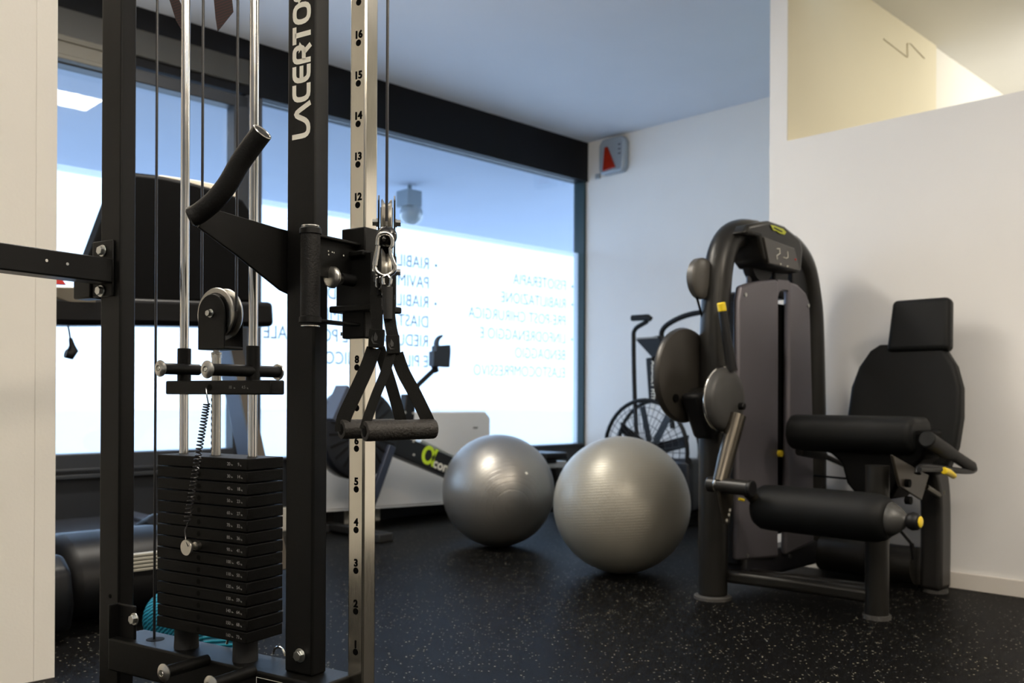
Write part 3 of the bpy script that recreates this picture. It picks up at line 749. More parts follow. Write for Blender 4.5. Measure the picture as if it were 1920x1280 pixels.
# cam discs and pivot
hc = MF.hit(1284, 700, 'a', -.06)
cam_c = P(-.085, hc[1], hc[2])
m = MB(); m.lathe(cam_c, MF.a, [(0, .17), (.006, .186), (.018, .190), (.034, .184), (.040, .165), (.044, .10), (.045, .02)], 44)
m.build('cam_disc', mat('cam_disc_bronze', (0.040, 0.036, 0.030), 0.36, metal=0.3), lx, smooth=50)
m = MB(); h1 = MF.hit(1269, 743, 'a', -.035); m.cyl(P(-.045, h1[1], h1[2]), P(-.036, h1[1], h1[2]), .016, n=16); m.build('cam_hole', BLACK, lx)
h2 = MF.hit(1364, 745, 'a', .115)
piv = (h2[1], h2[2])
MB().cyl(P(-.05, piv[0], piv[1]), P(.10, piv[0], piv[1]), .046, n=24).build('pivot_shaft', BRONZE, lx)
m = MB(); m.prism([P(-.03, piv[0] - .12, piv[1] + .02), P(-.03, piv[0] - .02, piv[1] - .16), P(-.03, piv[0] + .08, piv[1] - .12), P(-.03, piv[0] + .06, piv[1] + .05)], MF.a * .09); m.build('pivot_housing', DARKP, lx, bevel=0.02, seg=3)
m = MB(); m.lathe(P(.085, piv[0], piv[1]), MF.a, [(0, .126), (.004, .129), (.010, .129), (.012, .124)], 44); m.build('chrome_rim', CHROME, lx)
m = MB(); m.lathe(P(.096, piv[0], piv[1]), MF.a, [(0, .125), (.018, .122), (.030, .108), (.036, .08), (.038, .02)], 44); m.build('pivot_cover', mat('pivot_cover_grey', (0.045, 0.044, 0.042), 0.45), lx, smooth=50)
# range selector lever with yellow tip
l0, l1, l2 = MF.hit(1370, 692, 'a', .12), MF.hit(1353, 580, 'a', .10), MF.hit(1351, 563, 'a', .10)
m = MB(); m.tube([P(.125, l0[1], l0[2]), P(.10, l1[1], l1[2])], [.022, .0155], 14); m.build('lever', DARKP, lx)
MB().tube([P(.10, l1[1], l1[2]), P(.098, l2[1], l2[2])], [.0165, .0165], 14).build('lever_tip', YELLOW, lx, bevel=0.004)
m = MB(); kk = MF.hit(1388, 757, 'a', .135); m.cyl(P(.12, kk[1], kk[2]), P(.155, kk[1], kk[2]), .014, n=14); m.build('pivot_knob', DARKP, lx, bevel=.004)
# swing arm down to the roller pad
s0, s1 = MF.hit(1382, 775, 'a', .14), MF.hit(1352, 900, 'a', .14)
m = MB(); m.tube([P(.14, s0[1], s0[2]), P(.14, s1[1], s1[2])], [.036, .030], 20); m.build('swing_arm', mat('arm_bronze', (0.085, 0.075, 0.06), 0.26, metal=0.8), lx)
g0, g1 = MF.hit(1330, 912, 'b', s1[1]), MF.hit(1408, 916, 'b', s1[1])
zt = s1[2] - .01
m = MB(); m.cyl(P(g0[0], s1[1], zt), P(g1[0], s1[1], zt - .004), .029, n=22); m.build('arm_crosstube', BRONZE, lx, bevel=0.005)
MB().cyl(P(g1[0] - .004, s1[1], zt - .004), P(g1[0] + .012, s1[1], zt - .004), .031, n=22).build('tube_cap', DARKP, lx, bevel=0.004)
mid = (g0[0] + g1[0]) / 2 - .04
m = MB(); m.lathe(P(mid - .012, s1[1], zt), MF.a, [(0, .030), (.004, .032), (.010, .030)], 24); m.build('chrome_ring', CHROME, lx)
m = MB(); m.prism([P(mid, s1[1] - .03, zt), P(mid, s1[1] + .02, zt - .15), P(mid, s1[1] + .05, zt - .15), P(mid, s1[1] + .09, zt - .02)], MF.a * .012); m.build('adjust_plate', mat('adjust_plate_bronze', (0.07, 0.062, 0.05), 0.3, metal=0.7), lx, bevel=0.004)
m = MB()
for i, (db, dz) in enumerate(((.03, -.135), (.045, -.115), (.052, -.098))): m.cyl(P(mid + .012, s1[1] + db, zt + dz), P(mid + .014, s1[1] + db, zt + dz), .006, n=10)
m.build('adjust_hole', PRINT, lx)
# roller pad
RB, RZ = -.035, .392
ra0, ra1 = .235, .775
m = MB(); m.cyl(P(g1[0] - .02, s1[1] + .02, zt - .02), P(ra0, RB, RZ), .022, n=18); m.build('roller_axle', mat('arm_bronze', (0, 0, 0)), lx)
rr = .086
m = MB(); m.lathe(P(ra0 - .02, RB, RZ), MF.a, [(0, rr * .55), (.012, rr * .82), (.035, rr * .97), (.07, rr), (.44, rr), (.475, rr * .97), (.50, rr * .88), (.512, rr * .76), (.515, rr * .66)], 40)
m.build('roller_pad', VINYL, lx, smooth=60)
m = MB(); m.lathe(P(ra0 + .493, RB, RZ), MF.a, [(0, .057), (.006, .060), (.03, .045), (.05, .028), (.055, .02), (.06, .018)], 32); m.build('roller_end_cone', mat('end_cone_grey', (0.05, 0.05, 0.048), 0.4), lx, smooth=60)
m = MB(); m.lathe(P(ra0 + .550, RB, RZ), MF.a, [(0, .018), (.008, .026), (.022, .031), (.038, .028), (.045, .022)], 28); m.build('roller_knob', DARKP, lx, smooth=60)
MB().lathe(P(ra0 + .594, RB, RZ), MF.a, [(0, .019), (.004, .019), (.006, .016)], 24).build('knob_cap', YELLOW, lx)
MB().cyl(P(*MF.hit(1388, 931, 'a', .16)), P(*MF.hit(1396, 933, 'a', .16)), .006, n=8).build('yellow_tab', YELLOW, lx)
# seat
SA0, SA1 = .20, .700
pr = [(.205, .62), (.19, .66), (.20, .715), (.24, .742), (.29, .737), (.34, .737), (.38, .736), (.405, .722), (.415, .66), (.39, .62), (.3, .60), (.24, .60)]
m = MB(); m.prism([P(SA0, b, z) for b, z in pr], MF.a * (SA1 - SA0)); m.build('seat_cushion', VINYL, lx, bevel=0.035, seg=5, smooth=70)
sh = [(1484, 800), (1495, 838), (1555, 842), (1578, 862), (1588, 900), (1612, 928), (1672, 930), (1690, 890), (1735, 850), (1735, 800)]
m = MB(); m.prism([P(*MF.hit(x, y, 'b', .25)) for x, y in sh], MF.b * .17); m.build('seat_shell', BLACK, lx, bevel=0.012)
# backrest, tilted
def slab(name, outline, th, bevel, b0, z0, tilt, a0):
    """outline in (a, s) with s up the tilted back"""
    d = Vector((0, 0, 1)) * math.cos(tilt) + MF.b * math.sin(tilt); nrm = MF.b * math.cos(tilt) - Vector((0, 0, 1)) * math.sin(tilt)
    base = P(a0, b0, z0)
    mm = MB(); mm.prism([base + MF.a * x + d * y for x, y in outline], nrm * th)
    return mm.build(name, VINYL, lx, bevel=bevel, seg=4, smooth=70)


ol = []
for x, y in [(-.225, 0.0), (-.235, .12), (-.228, .24), (-.20, .33), (-.155, .40), (-.115, .425), (.115, .425), (.155, .40), (.20, .33), (.228, .24), (.235, .12), (.225, 0.0), (.20, -.08), (.15, -.12), (-.15, -.12), (-.20, -.08)]:
    ol.append((x, y))
bk = slab('backrest', ol, .07, .018, .66, .62, .16, .468)
hd = slab('headrest', [(-.130, 0.0), (-.118, .225), (.118, .225), (.130, 0.0)], .065, .022, .705, 1.005, .16, .520)
MB().box(MF, .44, .54, .76, .80, .50, 1.12).build('back_post', DARKP, lx, bevel=0.006)
# seat stem, legs and base tubes
m = MB(); m.tube([P(.603, .15, .012), P(.603, .15, .56)], .042, 24); m.build('front_leg', BRONZE, lx)
rl = [P(.569, .79, .012), P(.569, .79, .36), P(.565, .755, .50), P(.56, .66, .60), P(.55, .52, .66)]
m = MB(); m.ribbon(smoothpath(rl, 5), MF.a, .09, .12); m.build('rear_leg', mat('rear_leg_black', (0.014, 0.013, 0.012), 0.35), lx, bevel=0.025, seg=3, smooth=60)
m = MB(); m.tube([P(.06, .82, .098), P(.50, .79, .098)], .080, 24); m.build('rear_base_tube', BRONZE, lx)
m = MB(); m.ribbon([P(.03, .05, .09), P(.30, .11, .085), P(.58, .15, .08)], (0, 0, 1), .05, .06); m.build('front_base_tube', BRONZE, lx, bevel=0.015, seg=3)
m = MB(); m.ribbon([P(.05, .20, .085), P(.30, .23, .085), P(.56, .26, .085)], (0, 0, 1), .03, .05); m.build('inner_base_tube', BRONZE, lx, bevel=0.01)
# side plate, handles and adjusting lever beside the seat
sp_ = [(1668, 845), (1752, 868), (1728, 928), (1682, 905)]
m = MB(); m.prism([P(*MF.hit(x, y, 'a', .70)) for x, y in ((1675, 845), (1744, 883), (1731, 930), (1690, 905))], MF.a * -.012); m.build('side_plate', mat('side_plate_bronze', (0.055, 0.048, 0.038), 0.35, metal=0.4), lx, bevel=0.004)
m = MB(); h = MF.hit(1700, 898, 'a', .70); m.cyl(P(.70, h[1], h[2]), P(.715, h[1], h[2]), .015, n=16)
h = MF.hit(1700, 930, 'a', .68); m.cyl(P(.68, h[1], h[2]), P(.70, h[1], h[2]), .015, n=16); m.build('plate_knob', BLACK, lx)
G = lambda x, y, a=.77: P(*MF.hit(x, y, 'a', a))
m = MB(); m.tube([G(1738, 815), G(1780, 842)], [.030, .029], 18); m.build('handle_socket', VINYL, lx, bevel=0.005)
m = MB(); m.tube([G(1778, 838), G(1822, 866)], .0225, 16); m.build('hand_grip', FOAM, lx, bevel=0.004)
m = MB(); m.tube(smoothpath([G(1815, 862), G(1828, 869), G(1822, 874), G(1800, 874), G(1760, 869), G(1728, 868), G(1722, 880)], 4), .012, 10); m.build('handle_bar', DARKP, lx)
m = MB(); m.tube([G(1725, 872, .785), G(1765, 872, .785)], .009, 8); m.build('release_lever', DARKP, lx)
m = MB(); m.tube([G(1771, 874, .79), G(1780, 877, .79), G(1790, 884, .79)], [.0135, .0135, .011], 12); m.build('release_lever_tip', YELLOW, lx, bevel=.003)
m = MB(); m.tube([G(1500, 840, .18), G(1545, 848, .18)], .020, 12); m.tube([G(1545, 848, .18), G(1600, 872, .2)], .011, 10); m.build('far_hand_grip', FOAM, lx)
m = MB(); m.tube([G(1738, 905, .62), G(1762, 920, .60)], .012, 8); m.sphere(G(1766, 915, .60), .016, 10, 8); m.build('seat_release', mat('bronze_fitting', (0.12, 0.11, 0.08), 0.3, metal=0.8), lx)
m = MB(); m.tube([P(.02, .75, .455), P(.45, .60, .46)], .005, 6); m.build('cable', BLACK, lx)
m = MB(); m.tube([G(1686, 982, .62), G(1712, 1012, .62)], .006, 6); m.tube([G(1712, 1012, .62), G(1716, 1040, .62)], .009, 6); m.build('brake_link', DARKP, lx)

# ================================================================== CABLE MACHINE (the rack in front)
cm = thing('cable_machine', 'tall black cable machine with a weight stack and numbered steel column', 'cable machine', KF.p(-.3, .02, 0))
K = KF.p
MB().box(KF, -.690, -.614, 0, .042, 0, 2.25).build('upright_post', POWDER, cm, bevel=0.005, seg=3)
rpost = MB().box(KF, -.0745, .0025, 0, .042, .238, 2.25).build('upright_post', POWDER, cm, bevel=0.005, seg=3)
MB().box(KF, -.69, .10, -.005, .05, 2.25, 2.31).build('top_beam', POWDER, cm, bevel=0.004)
MB().box(KF, -.612, .058, -.03, .068, .162, .238).build('base_beam', POWDER, cm, bevel=0.005, seg=3)
MB().box(KF, -.04, .058, -.02, .058, .0, .162).build('base_foot', POWDER, cm, bevel=0.005)
MB().box(KF, -.69, .16, .0, .07, 0, .05).build('floor_beam', POWDER, cm, bevel=0.004)
m = MB(); m.box(KF, -.612, -.606, -.03, .0, .235, .315); m.build('joint_plate', POWDER, cm, bevel=0.002)
MB().box(KF, -.614, -.545, -.008, -.001, .235, .315).build('joint_plate', POWDER, cm, bevel=0.003)


def bolt(a, b, z, r=.0105, parent=cm, d=None):
    d = d or -KF.b; c = K(a, b, z)
    m = MB(); m.lathe(c, d, [(0, r * 1.35), (.003, r * 1.35), (.0032, r)], 20)
    u, w = perp(d); n = 6
    m.prism([c + d * .0032 + (u * math.cos(2 * math.pi * k / n + .3) + w * math.sin(2 * math.pi * k / n + .3)) * r for k in range(n)], d * .008)
    return m.build('bolt', ZINC, parent, bevel=0.0008)


h = KF.hit(190, 478, 'b', -.008); bolt(h[0], -.008, h[2])
h = KF.hit(188, 553, 'b', -.008); bolt(h[0], -.008, h[2])
h = KF.hit(257, 1167, 'b', -.008); bolt(h[0], -.008, h[2])
h = KF.hit(568, 1232, 'b', .0); bolt(h[0], 0, h[2])
m = MB(); h = KF.hit(210, 1125, 'b', -.0005); m.cyl(K(h[0], -.0008, h[2]), K(h[0], .0005, h[2]), .005, n=12); m.build('screw_hole', BLACK, cm)
# side arm towards the viewer
m = MB().box(KF, -.692, -.632, -1.0, -.006, 1.066, 1.124); m.build('side_arm', POWDER, cm, bevel=0.004, seg=3)
m = MB().box(KF, -.712, -.634, -.007, -.0005, 1.036, 1.170); m.build('arm_flange', POWDER, cm, bevel=0.003)
MB().box(KF, -.78, -.712, -.012, .03, 1.035, 1.085).build('arm_bracket', POWDER, cm, bevel=0.004)
m = MB()
for x, y in ((85, 497), (124, 503)):
    h = KF.hit(x, y, 'a', -.6315); m.cyl(K(-.6322, h[1], h[2]), K(-.6312, h[1], h[2]), .0035, n=10)
m.build('arm_hole', CHROME, cm)
# guide rods, cables
for a_ in (-.4115, -.1915): MB().cyl(K(a_, .02, .24), K(a_, .02, 2.25), .0098, n=24).build('guide_rod', CHROME, cm)
for a_, b_, z0 in ((-.354, .02, .985), (-.2432, .02, .985), (-.511, .02, .236)): MB().cyl(K(a_, b_, z0), K(a_, b_, 2.25), .0030, n=10).build('cable', CABLE, cm)
MB().lathe(K(-.507, .02, .2375), (0, 0, 1), [(0, .02), (.0012, .0205), (.0014, .018)], 24).build('cable_grommet', BLACK, cm)
# weight plates
PL0, PL1, PB0, PB1 = -.437, -.152, -.03, .072
zt, zb, NP = .671, .2865, 15
pitch = (zt - zb) / NP
lbs = ['20', '30', '40', '50', '60', '70', '80', '90', '100', '110', '120', '130', '140', '150', '160']
kgs = ['9', '14', '18', '23', '27', '32', '36', '41', '45', '50', '54', '59', '64', '68', '73']
for i in range(NP):
    z1 = zt - i * pitch; z0 = z1 - pitch + .0016
    j = random.uniform(-.0012, .0012)
    m = MB(); m.box(KF, PL0 + j, PL1 + j, PB0, PB1, z0, z1)
    m.use(1); m.disc(K(-.300, PB0 - .0004, (z0 + z1) / 2), -KF.b, .0056, 16)
    if i == 0:
        m.disc(K(-.305, .02, z1 + .0004), (0, 0, 1), .0155, 20)
        for a_ in (-.4115, -.1915): m.disc(K(a_, .02, z1 + .0004), (0, 0, 1), .0125, 20)
    p = m.build('weight_plate', [PLATEM, BLACK], cm, bevel=0.0022)
    mb = MB()
    for s_, ca, su in ((lbs[i], -.205, 'lbs'), (kgs[i], -.175, 'kg')):
        o1 = K(ca - .0035 * len(s_) / 2 - .004, PB0 - .0005, (z0 + z1) / 2 - .003)
        t1 = text('number_mark', s_, .0098, o1, KF.a, (0, 0, 1), None, off=.0001, ext=.0001); t2 = text('number_mark', su, .0048, o1 + KF.a * (.0056 * len(s_) + .001), KF.a, (0, 0, 1), None, ext=.0001)
        for t_ in (t1, t2): mb.add(t_.v, t_.f)
    mb.build('number_mark', PRINTG, p, smooth=0)
for a_ in (-.393, -.205): MB().lathe(K(a_, .015, .238), (0, 0, 1), [(0, .027), (.03, .026), (.048, .026)], 28).build('rubber_buffer', RUBBER, cm)
# head plate with sleeves, stem and pegs
m = MB(); m.box(KF, -.4505, -.1175, 0, .04, .8045, .835)
m.use(1); h = KF.hit(393, 730, 'b', -.0004); m.disc(K(h[0], -.0004, .8195), -KF.b, .0075, 18)
hp_ = m.build('head_plate', [POWDER, BLACK], cm, bevel=0.003)
mb = MB()
for s_, ca, su in (('10', -.243, 'lbs'), ('4.5', -.203, 'kg')):
    o1 = K(ca, -.0005, .817); t1 = text('number_mark', s_, .0095, o1, KF.a, (0, 0, 1), None, ext=.0001); t2 = text('number_mark', su, .0048, o1 + KF.a * .0155, KF.a, (0, 0, 1), None, ext=.0001)
    for t_ in (t1, t2): mb.add(t_.v, t_.f)
mb.build('number_mark', PRINTG, hp_, smooth=0)
for a_ in (-.4115, -.1915): MB().lathe(K(a_, .02, .833), (0, 0, 1), [(0, .0150), (.074, .0150), (.0755, .0135)], 28).build('guide_sleeve', POWDER, cm)


def peg(a, b0, b1, z, front=True, back=False, pitchz=0.0):
    o = MB().cyl(K(a, b0, z), K(a, b1, z), .0125, n=20).build('weight_peg', POWDER, cm)
    for flag, bb_, d in ((front, b0, -KF.b), (back, b1, KF.b)):
        if flag:
            mm = MB(); mm.lathe(K(a, bb_, z), d, [(0, .0175), (.003, .0185), (.0075, .013), (.0085, .008), (.0086, .007), (.006, .0065)], 28)
            mm.build('peg_disc', SATIN, o)
            mm = MB(); mm.lathe(K(a, bb_, z) + d * .0062, d, [(0, .006), (.002, .0045), (.0021, .002)], 6); mm.build('socket_screw', ZINC, o)
    return o


h = KF.hit(296, 697, 'b', -.058); peg(h[0], -.05, .05, h[2])
h = KF.hit(384, 698, 'b', -.108); peg(h[0], -.10, .088, h[2], True, True)
m = MB(); m.lathe(K(-.305, .02, .67), (0, 0, 1), [(0, .0102), (.222, .0102), (.223, .0115), (.227, .0115)], 22); stem = m.build('selector_stem', SATIN, cm)
m = MB()
for i in range(9):
    z = .685 + i * .0135
    m.disc(K(-.311, .0112, z), -KF.b * .8 - KF.a * .5, .0042, 10)
m.build('stem_notch', BLACK, stem)
MB().lathe(K(-.305, .02, .885), (0, 0, 1), [(0, .0115), (.012, .0115), (.013, .0075), (.026, .0075)], 6).build('stem_nut', ZINC, cm)
# pulley in its yoke
pa, pz_ = -.293, .980
m = MB()
for b_ in (.008, .032): m.lathe(K(pa, b_ - .004, pz_), KF.b, [(0, .044), (.0005, .056), (.003, .0575), (.0055, .056), (.007, .047), (.008, .044)], 44)
m.build('pulley_rim', SATIN, cm, smooth=50)
MB().cyl(K(pa, .004, pz_), K(pa, .036, pz_), .046, n=36).build('pulley_core', mat('pulley_core_dark', (0.02, 0.02, 0.02), 0.4), cm)
m = MB()
for b_ in (-.006, .043):
    o2 = [K(pa - .0425, b_, .906), K(pa + .0425, b_, .906), K(pa + .0425, b_, pz_)] + [K(pa + .0425 * math.cos(math.radians(t)), b_, pz_ + .0425 * math.sin(math.radians(t))) for t in range(15, 180, 15)] + [K(pa - .0425, b_, pz_)]
    m.prism(o2, KF.b * .004)
m.box(KF, pa - .0425, pa + .0425, -.006, .047, .902, .909)
m.build('pulley_yoke', POWDER, cm, bevel=0.002)
bolt(pa + .0, -.006, pz_, .007)
# coiled tether and selector pin
tp0, tp1 = KF.hit(388, 762, 'b', -.045), KF.hit(353, 985, 'b', -.060)
A0, A1 = K(*tp0), K(*tp1); dd = (A1 - A0); ln = dd.length; dd.normalize(); u, w = perp(dd)
turns = 34; pts = [K(*KF.hit(386, 733, 'b', -.003)), K(*KF.hit(388, 748, 'b', -.03))]
for i in range(turns * 12 + 1):
    t = i / 12 * 2 * math.pi; f_ = i / (turns * 12); r_ = .0062
    pts.append(A0 + dd * (ln * (f_ ** 1.15)) + (u * math.cos(t) + w * math.sin(t)) * r_)
pts += [K(*KF.hit(349, 1000, 'b', -.060)), K(*KF.hit(351, 1018, 'b', -.062)), K(*KF.hit(356, 1030, 'b', -.064))]
m = MB(); m.tube(pts, .0016, 6); m.build('coiled_tether', CABLE, cm)
zpin = zt - 7.5 * pitch + .001
hpn = KF.hit(379, 1033, 'b', PB0)
m = MB(); m.lathe(K(-.300, PB0, zpin), -KF.b, [(0, .009), (.010, .009), (.012, .005), (.026, .005), (.027, .0165), (.031, .0175), (.034, .0165)], 30)
m.build('selector_pin', SATIN, cm)
# storage pegs, eyelets on the beam, label
h = KF.hit(310, 1268, 'b', -.14); peg(h[0], -.135, -.028, h[2])
h = KF.hit(398, 1290, 'b', -.14); peg(h[0], -.135, -.028, h[2])
for x, y in ((440, 1240), (528, 1262)):
    h = KF.hit(x, y, 'b', .075); c = K(h[0], .075, .240)
    m = MB(); m.tube(arc(c, KF.a, Vector((0, 0, 1)), .017, 0, math.pi, 14), .0028, 8); m.build('eyelet', CHROME, cm)
h = KF.hit(486, 1273, 'b', -.0305)
m = MB(); m.box(KF, h[0], h[0] + .075, -.0308, -.0302, h[2] - .045, h[2]); lb = m.build('rating_label', BLACK, cm)
m = MB()
for (x0, x1, y0, y1) in ((0, .075, -.001, 0), (0, .001, -.045, 0), (.074, .075, -.045, 0), (0, .075, -.045, -.044)): m.box(KF, h[0] + x0, h[0] + x1, -.0312, -.0307, h[2] + y0, h[2] + y1)
m.build('label_border', PRINT, lb)

# big lettering up the right post
def poly2(m, path, t, O3, X, Y, closed=False):
    n = len(path); P2 = [Vector((p[0], p[1])) for p in path]; L_, R_ = [], []
    for i, p in enumerate(P2):
        a_ = P2[i - 1] if (i > 0 or closed) else None; b_ = P2[(i + 1) % n] if (i < n - 1 or closed) else None
        if a_ is None: d = (b_ - p).normalized(); nn = Vector((-d.y, d.x)); k = 1
        elif b_ is None: d = (p - a_).normalized(); nn = Vector((-d.y, d.x)); k = 1
        else:
            d1, d2 = (p - a_).normalized(), (b_ - p).normalized(); n1, n2 = Vector((-d1.y, d1.x)), Vector((-d2.y, d2.x)); nn = (n1 + n2).normalized(); k = min(1 / max(nn.dot(n1), .3), 2.2)
        L_.append(p + nn * t / 2 * k); R_.append(p - nn * t / 2 * k)
    vs = [O3 + X * v.x + Y * v.y for v in L_ + R_]
    m.add(vs, [(i, (i + 1) % n, n + (i + 1) % n, n + i) for i in range(n if closed else n - 1)])


def rnd(path, r, closed=False, k=4):
    out = []; n = len(path)
    for i, p in enumerate(path):
        p = Vector(p)
        if (i in (0, n - 1)) and not closed: out.append(p); continue
        a_, b_ = Vector(path[i - 1]), Vector(path[(i + 1) % n])
        ra = min(r, (a_ - p).length * .5); rb = min(r, (b_ - p).length * .5); q0, q1 = p + (a_ - p).normalized() * ra, p + (b_ - p).normalized() * rb
        for j in range(k + 1):
            t = j / k; out.append(q0 * (1 - t) ** 2 + p * 2 * t * (1 - t) + q1 * t * t)
    return out


T_ = .21; h_ = 1 - T_ / 2; l_ = T_ / 2
KX = 0.71
LET = {
    'LA': [(rnd([(l_, 1), (l_, l_), (.86, l_), (1.40, .93), (1.92, 0)], .34), False)],
    'C': [(rnd([(.98, h_), (l_, h_), (l_, l_), (.98, l_)], .36), False)],
    'E': [(rnd([(.95, h_), (l_, h_), (l_, l_), (.95, l_)], .36), False), ([(l_, .5), (.93, .5)], False)],
    'R': [(rnd([(l_, 0), (l_, h_), (.9, h_), (.9, .38), (l_ + .05, .38)], .28), False), ([(.58, .38), (.95, 0)], False)],
    'T': [([(0, h_), (.98, h_)], False), ([(.49, h_), (.49, 0)], False)],
    'O': [(rnd([(l_, l_), (l_, h_), (1.08, h_), (1.08, l_)], .40, True), True)],
    'S': [(rnd([(.95, h_), (l_, h_), (l_, .5), (.88, .5), (.88, l_), (0, l_)], .26), False)],
    'U': [(rnd([(l_, 1), (l_, l_), (.92, l_), (.92, 1)], .36), False)],
}
zpx = lambda y: KF.hit(560, y, 'b', 0)[2]
capH = KF.hit(577, 200, 'b', 0)[0] - KF.hit(543, 200, 'b', 0)[0]
base_a = KF.hit(577, 200, 'b', 0)[0]
m = MB()
for ch, y0 in (('LA', 264), ('C', 195.5), ('E', 159.5), ('R', 123.5), ('T', 85), ('O', 49.5), ('S', 5.5), ('U', -32), ('S', -70)):
    O3 = K(base_a, -.0006, zpx(y0))
    for path, cl in LET[ch]: poly2(m, [(l_ + (p[0] - l_) * KX if ch != 'T' else p[0] * .72, p[1]) for p in path], T_, O3, Vector((0, 0, 1)) * capH, -KF.a * capH, cl)
m.build('post_lettering', PRINT, rpost, smooth=0)

# curved grip on its gusset plate
pl = [KF.hit(x, y, 'a', -.0775) for x, y in ((405, 399), (520, 432), (545, 438), (545, 558), (524, 548), (440, 482), (370, 432), (378, 412))]
m = MB(); m.prism([K(-.0775, h[1], h[2]) for h in pl], -KF.a * .006); m.build('gusset_plate', POWDER, cm, bevel=0.0015)
cb = [at(357, 412, 1.69), at(372, 404, 1.69), at(400, 380, 1.68), at(424, 349, 1.67), at(446, 310, 1.66), at(468, 278, 1.65), at(487, 252, 1.64)]
cbs = smoothpath(cb, 6)
m = MB(); m.tube(cbs, .0185, 24); cg = m.build('curved_grip', FOAM, cm, smooth=60)
dn = (cbs[-1] - cbs[-3]).normalized()
m = MB(); (lambda u_, w_: m.tube([cbs[-1] + (u_ * math.cos(k * .2618) + w_ * math.sin(k * .2618)) * .0168 for k in range(24)], .0016, 6, closed=True))(*perp(dn)); m.build('grip_end_ring', CHROME, cg)
m = MB(); m.lathe(cbs[0] + (cbs[0] - cbs[2]).normalized() * -.004, (cbs[0] - cbs[2]), [(0, .0178), (.006, .0185), (.010, .014)], 24); m.build('grip_end_cap', DARKP, cg)

# numbered steel column
CA0, CA1, CB0, CB1 = .0505, .0915, .05, .089
m = MB(); m.box(KF, CA0, CA1, CB0, CB1, .05, 2.25)
hole_y = lambda n: 1224.5 - 76.15 * (n - 1)
m.use(1)
for n in range(1, 18):
    hh = KF.hit(669, hole_y(n), 'b', CB0)
    m.disc(K(.0725, CB0 - .0004, hh[2]), -KF.b, .0066, 18)
col_ = m.build('steel_column', [STEEL, BLACK], cm, bevel=0.004, seg=3)
for n in range(1, 18):
    hh = KF.hit(666, hole_y(n) - 8.5, 'b', CB0)
    text('column_number', str(n), .0205, K(.0725, CB0 - .0006, hh[2]), KF.a, (0, 0, 1), BLACK, col_, off=.0009, ext=.0001, align='CENTER')
MB().cyl(K(.047, .095, .05), K(.047, .095, .98), .0032, n=8).build('cable', CABLE, cm)
# carriage
m = MB(); m.box(KF, .037, .099, .042, .100, 1.088, 1.140); cr_ = m.build('carriage', POWDER, cm, bevel=0.003)
MB().box(KF, .039, .099, .042, .100, .918, .985).build('carriage_collar', POWDER, cr_, bevel=0.003)
MB().box(KF, .033, .128, .030, .108, .980, 1.088).build('carriage_body', POWDER, cr_, bevel=0.004)
MB().box(KF, .022, .138, .022, .112, .970, .983).build('carriage_flange', POWDER, cr_, bevel=0.003)
MB().box(KF, .022, .112, .022, .112, 1.078, 1.090).build('carriage_flange', POWDER, cr_, bevel=0.003)
hk = KF.hit(659, 529, 'b', .03)
m = MB(); m.cyl(K(hk[0], .030, hk[2]), K(hk[0], -.006, hk[2]), .012, n=20); m.build('knob_collar', DARKP, cr_)
m = MB(); m.lathe(K(hk[0], -.004, hk[2]), -KF.b, [(0, .006), (.012, .006), (.014, .009), (.018, .016), (.023, .0212), (.027, .0208), (.030, .017), (.032, .010), (.0325, .003)], 32); m.build('locking_knob', SATIN, cr_, smooth=60)
# vertical grip in front of the carriage
gb, ga = -.082, .0715
m = MB(); m.cyl(K(ga, gb, .948), K(ga, gb, 1.112), .0185, n=28); vg = m.build('vertical_grip', FOAM, cr_)
for z in (.932, 1.118): MB().lathe(K(ga, gb, z), (0, 0, 1), [(0, .0165), (.001, .0178), (.003, .0178), (.004, .0165)] if z < 1 else [(0, .0165), (.004, .0175), (.006, .0165), (.007, .012)], 28).build('grip_ring', CHROME, vg)
for z in (.941, 1.108): MB().lathe(K(ga, gb, z), (0, 0, 1), [(0, .021), (.010, .0205), (.012, .018)], 28).build('grip_collar', POWDER, vg)
for z in (.945, 1.105):
    m = MB(); m.box(KF, ga - .016, ga + .016, gb, .045, z - .003, z + .003); m.build('grip_bracket', POWDER, cr_, bevel=0.002)
m = MB(); m.box(KF, ga - .003, ga + .003, gb + .02, .045, 1.03, 1.106); gp_ = m.build('gusset_plate', POWDER, cr_, bevel=0.001)
m = MB()
for x, y, r_ in ((613, 474, .0018), (613.5, 480.5, .0018), (620, 476, .0016), (623.5, 477, .0016), (641.5, 482, .0020)):
    h = KF.hit(x, y, 'a', ga + .0033); m.disc(K(ga + .0036, h[1], h[2]), KF.a, r_, 8)
m.build('cutout_light_paint', PRINT, gp_)  # white discs painted as window light showing through the letter cut-outs
for z in (.905, .955): MB().box(KF, .032, .038, .046, .054, z + .02, z + .027).build('carriage_screw', ZINC, cr_)
# swivel head with two pulleys, seen edge-on
SD = 1.745
q = at(722, 500, SD); vd = Vector((q.x, q.y, 0)).normalized(); yv = math.atan2(vd.x, vd.y)
SF = Frame((q.x, q.y, 0), yv)
zz = lambda y, D=SD: at(722, y, D).z
for yy, nm in ((420, 'swivel_pulley'), (512, 'swivel_pulley')):
    m = MB(); m.lathe(SF.p(-.0105, .0, zz(yy)), SF.a, [(0, .030), (.0003, .0415), (.002, .0445), (.0035, .0425), (.0085, .034), (.0125, .034), (.0175, .0425), (.019, .0445), (.0207, .0415), (.021, .030)], 40)
    m.build(nm, SATIN, cr_, smooth=35)
    for s_ in (-1, 1):
        c = SF.p(.0165 * s_, -.0, zz(yy))
        m = MB(); m.lathe(c, SF.a * s_, [(0, .0085), (.003, .0085), (.0032, .0065), (.010, .0065)], 6); m.build('pulley_bolt', ZINC, cr_)
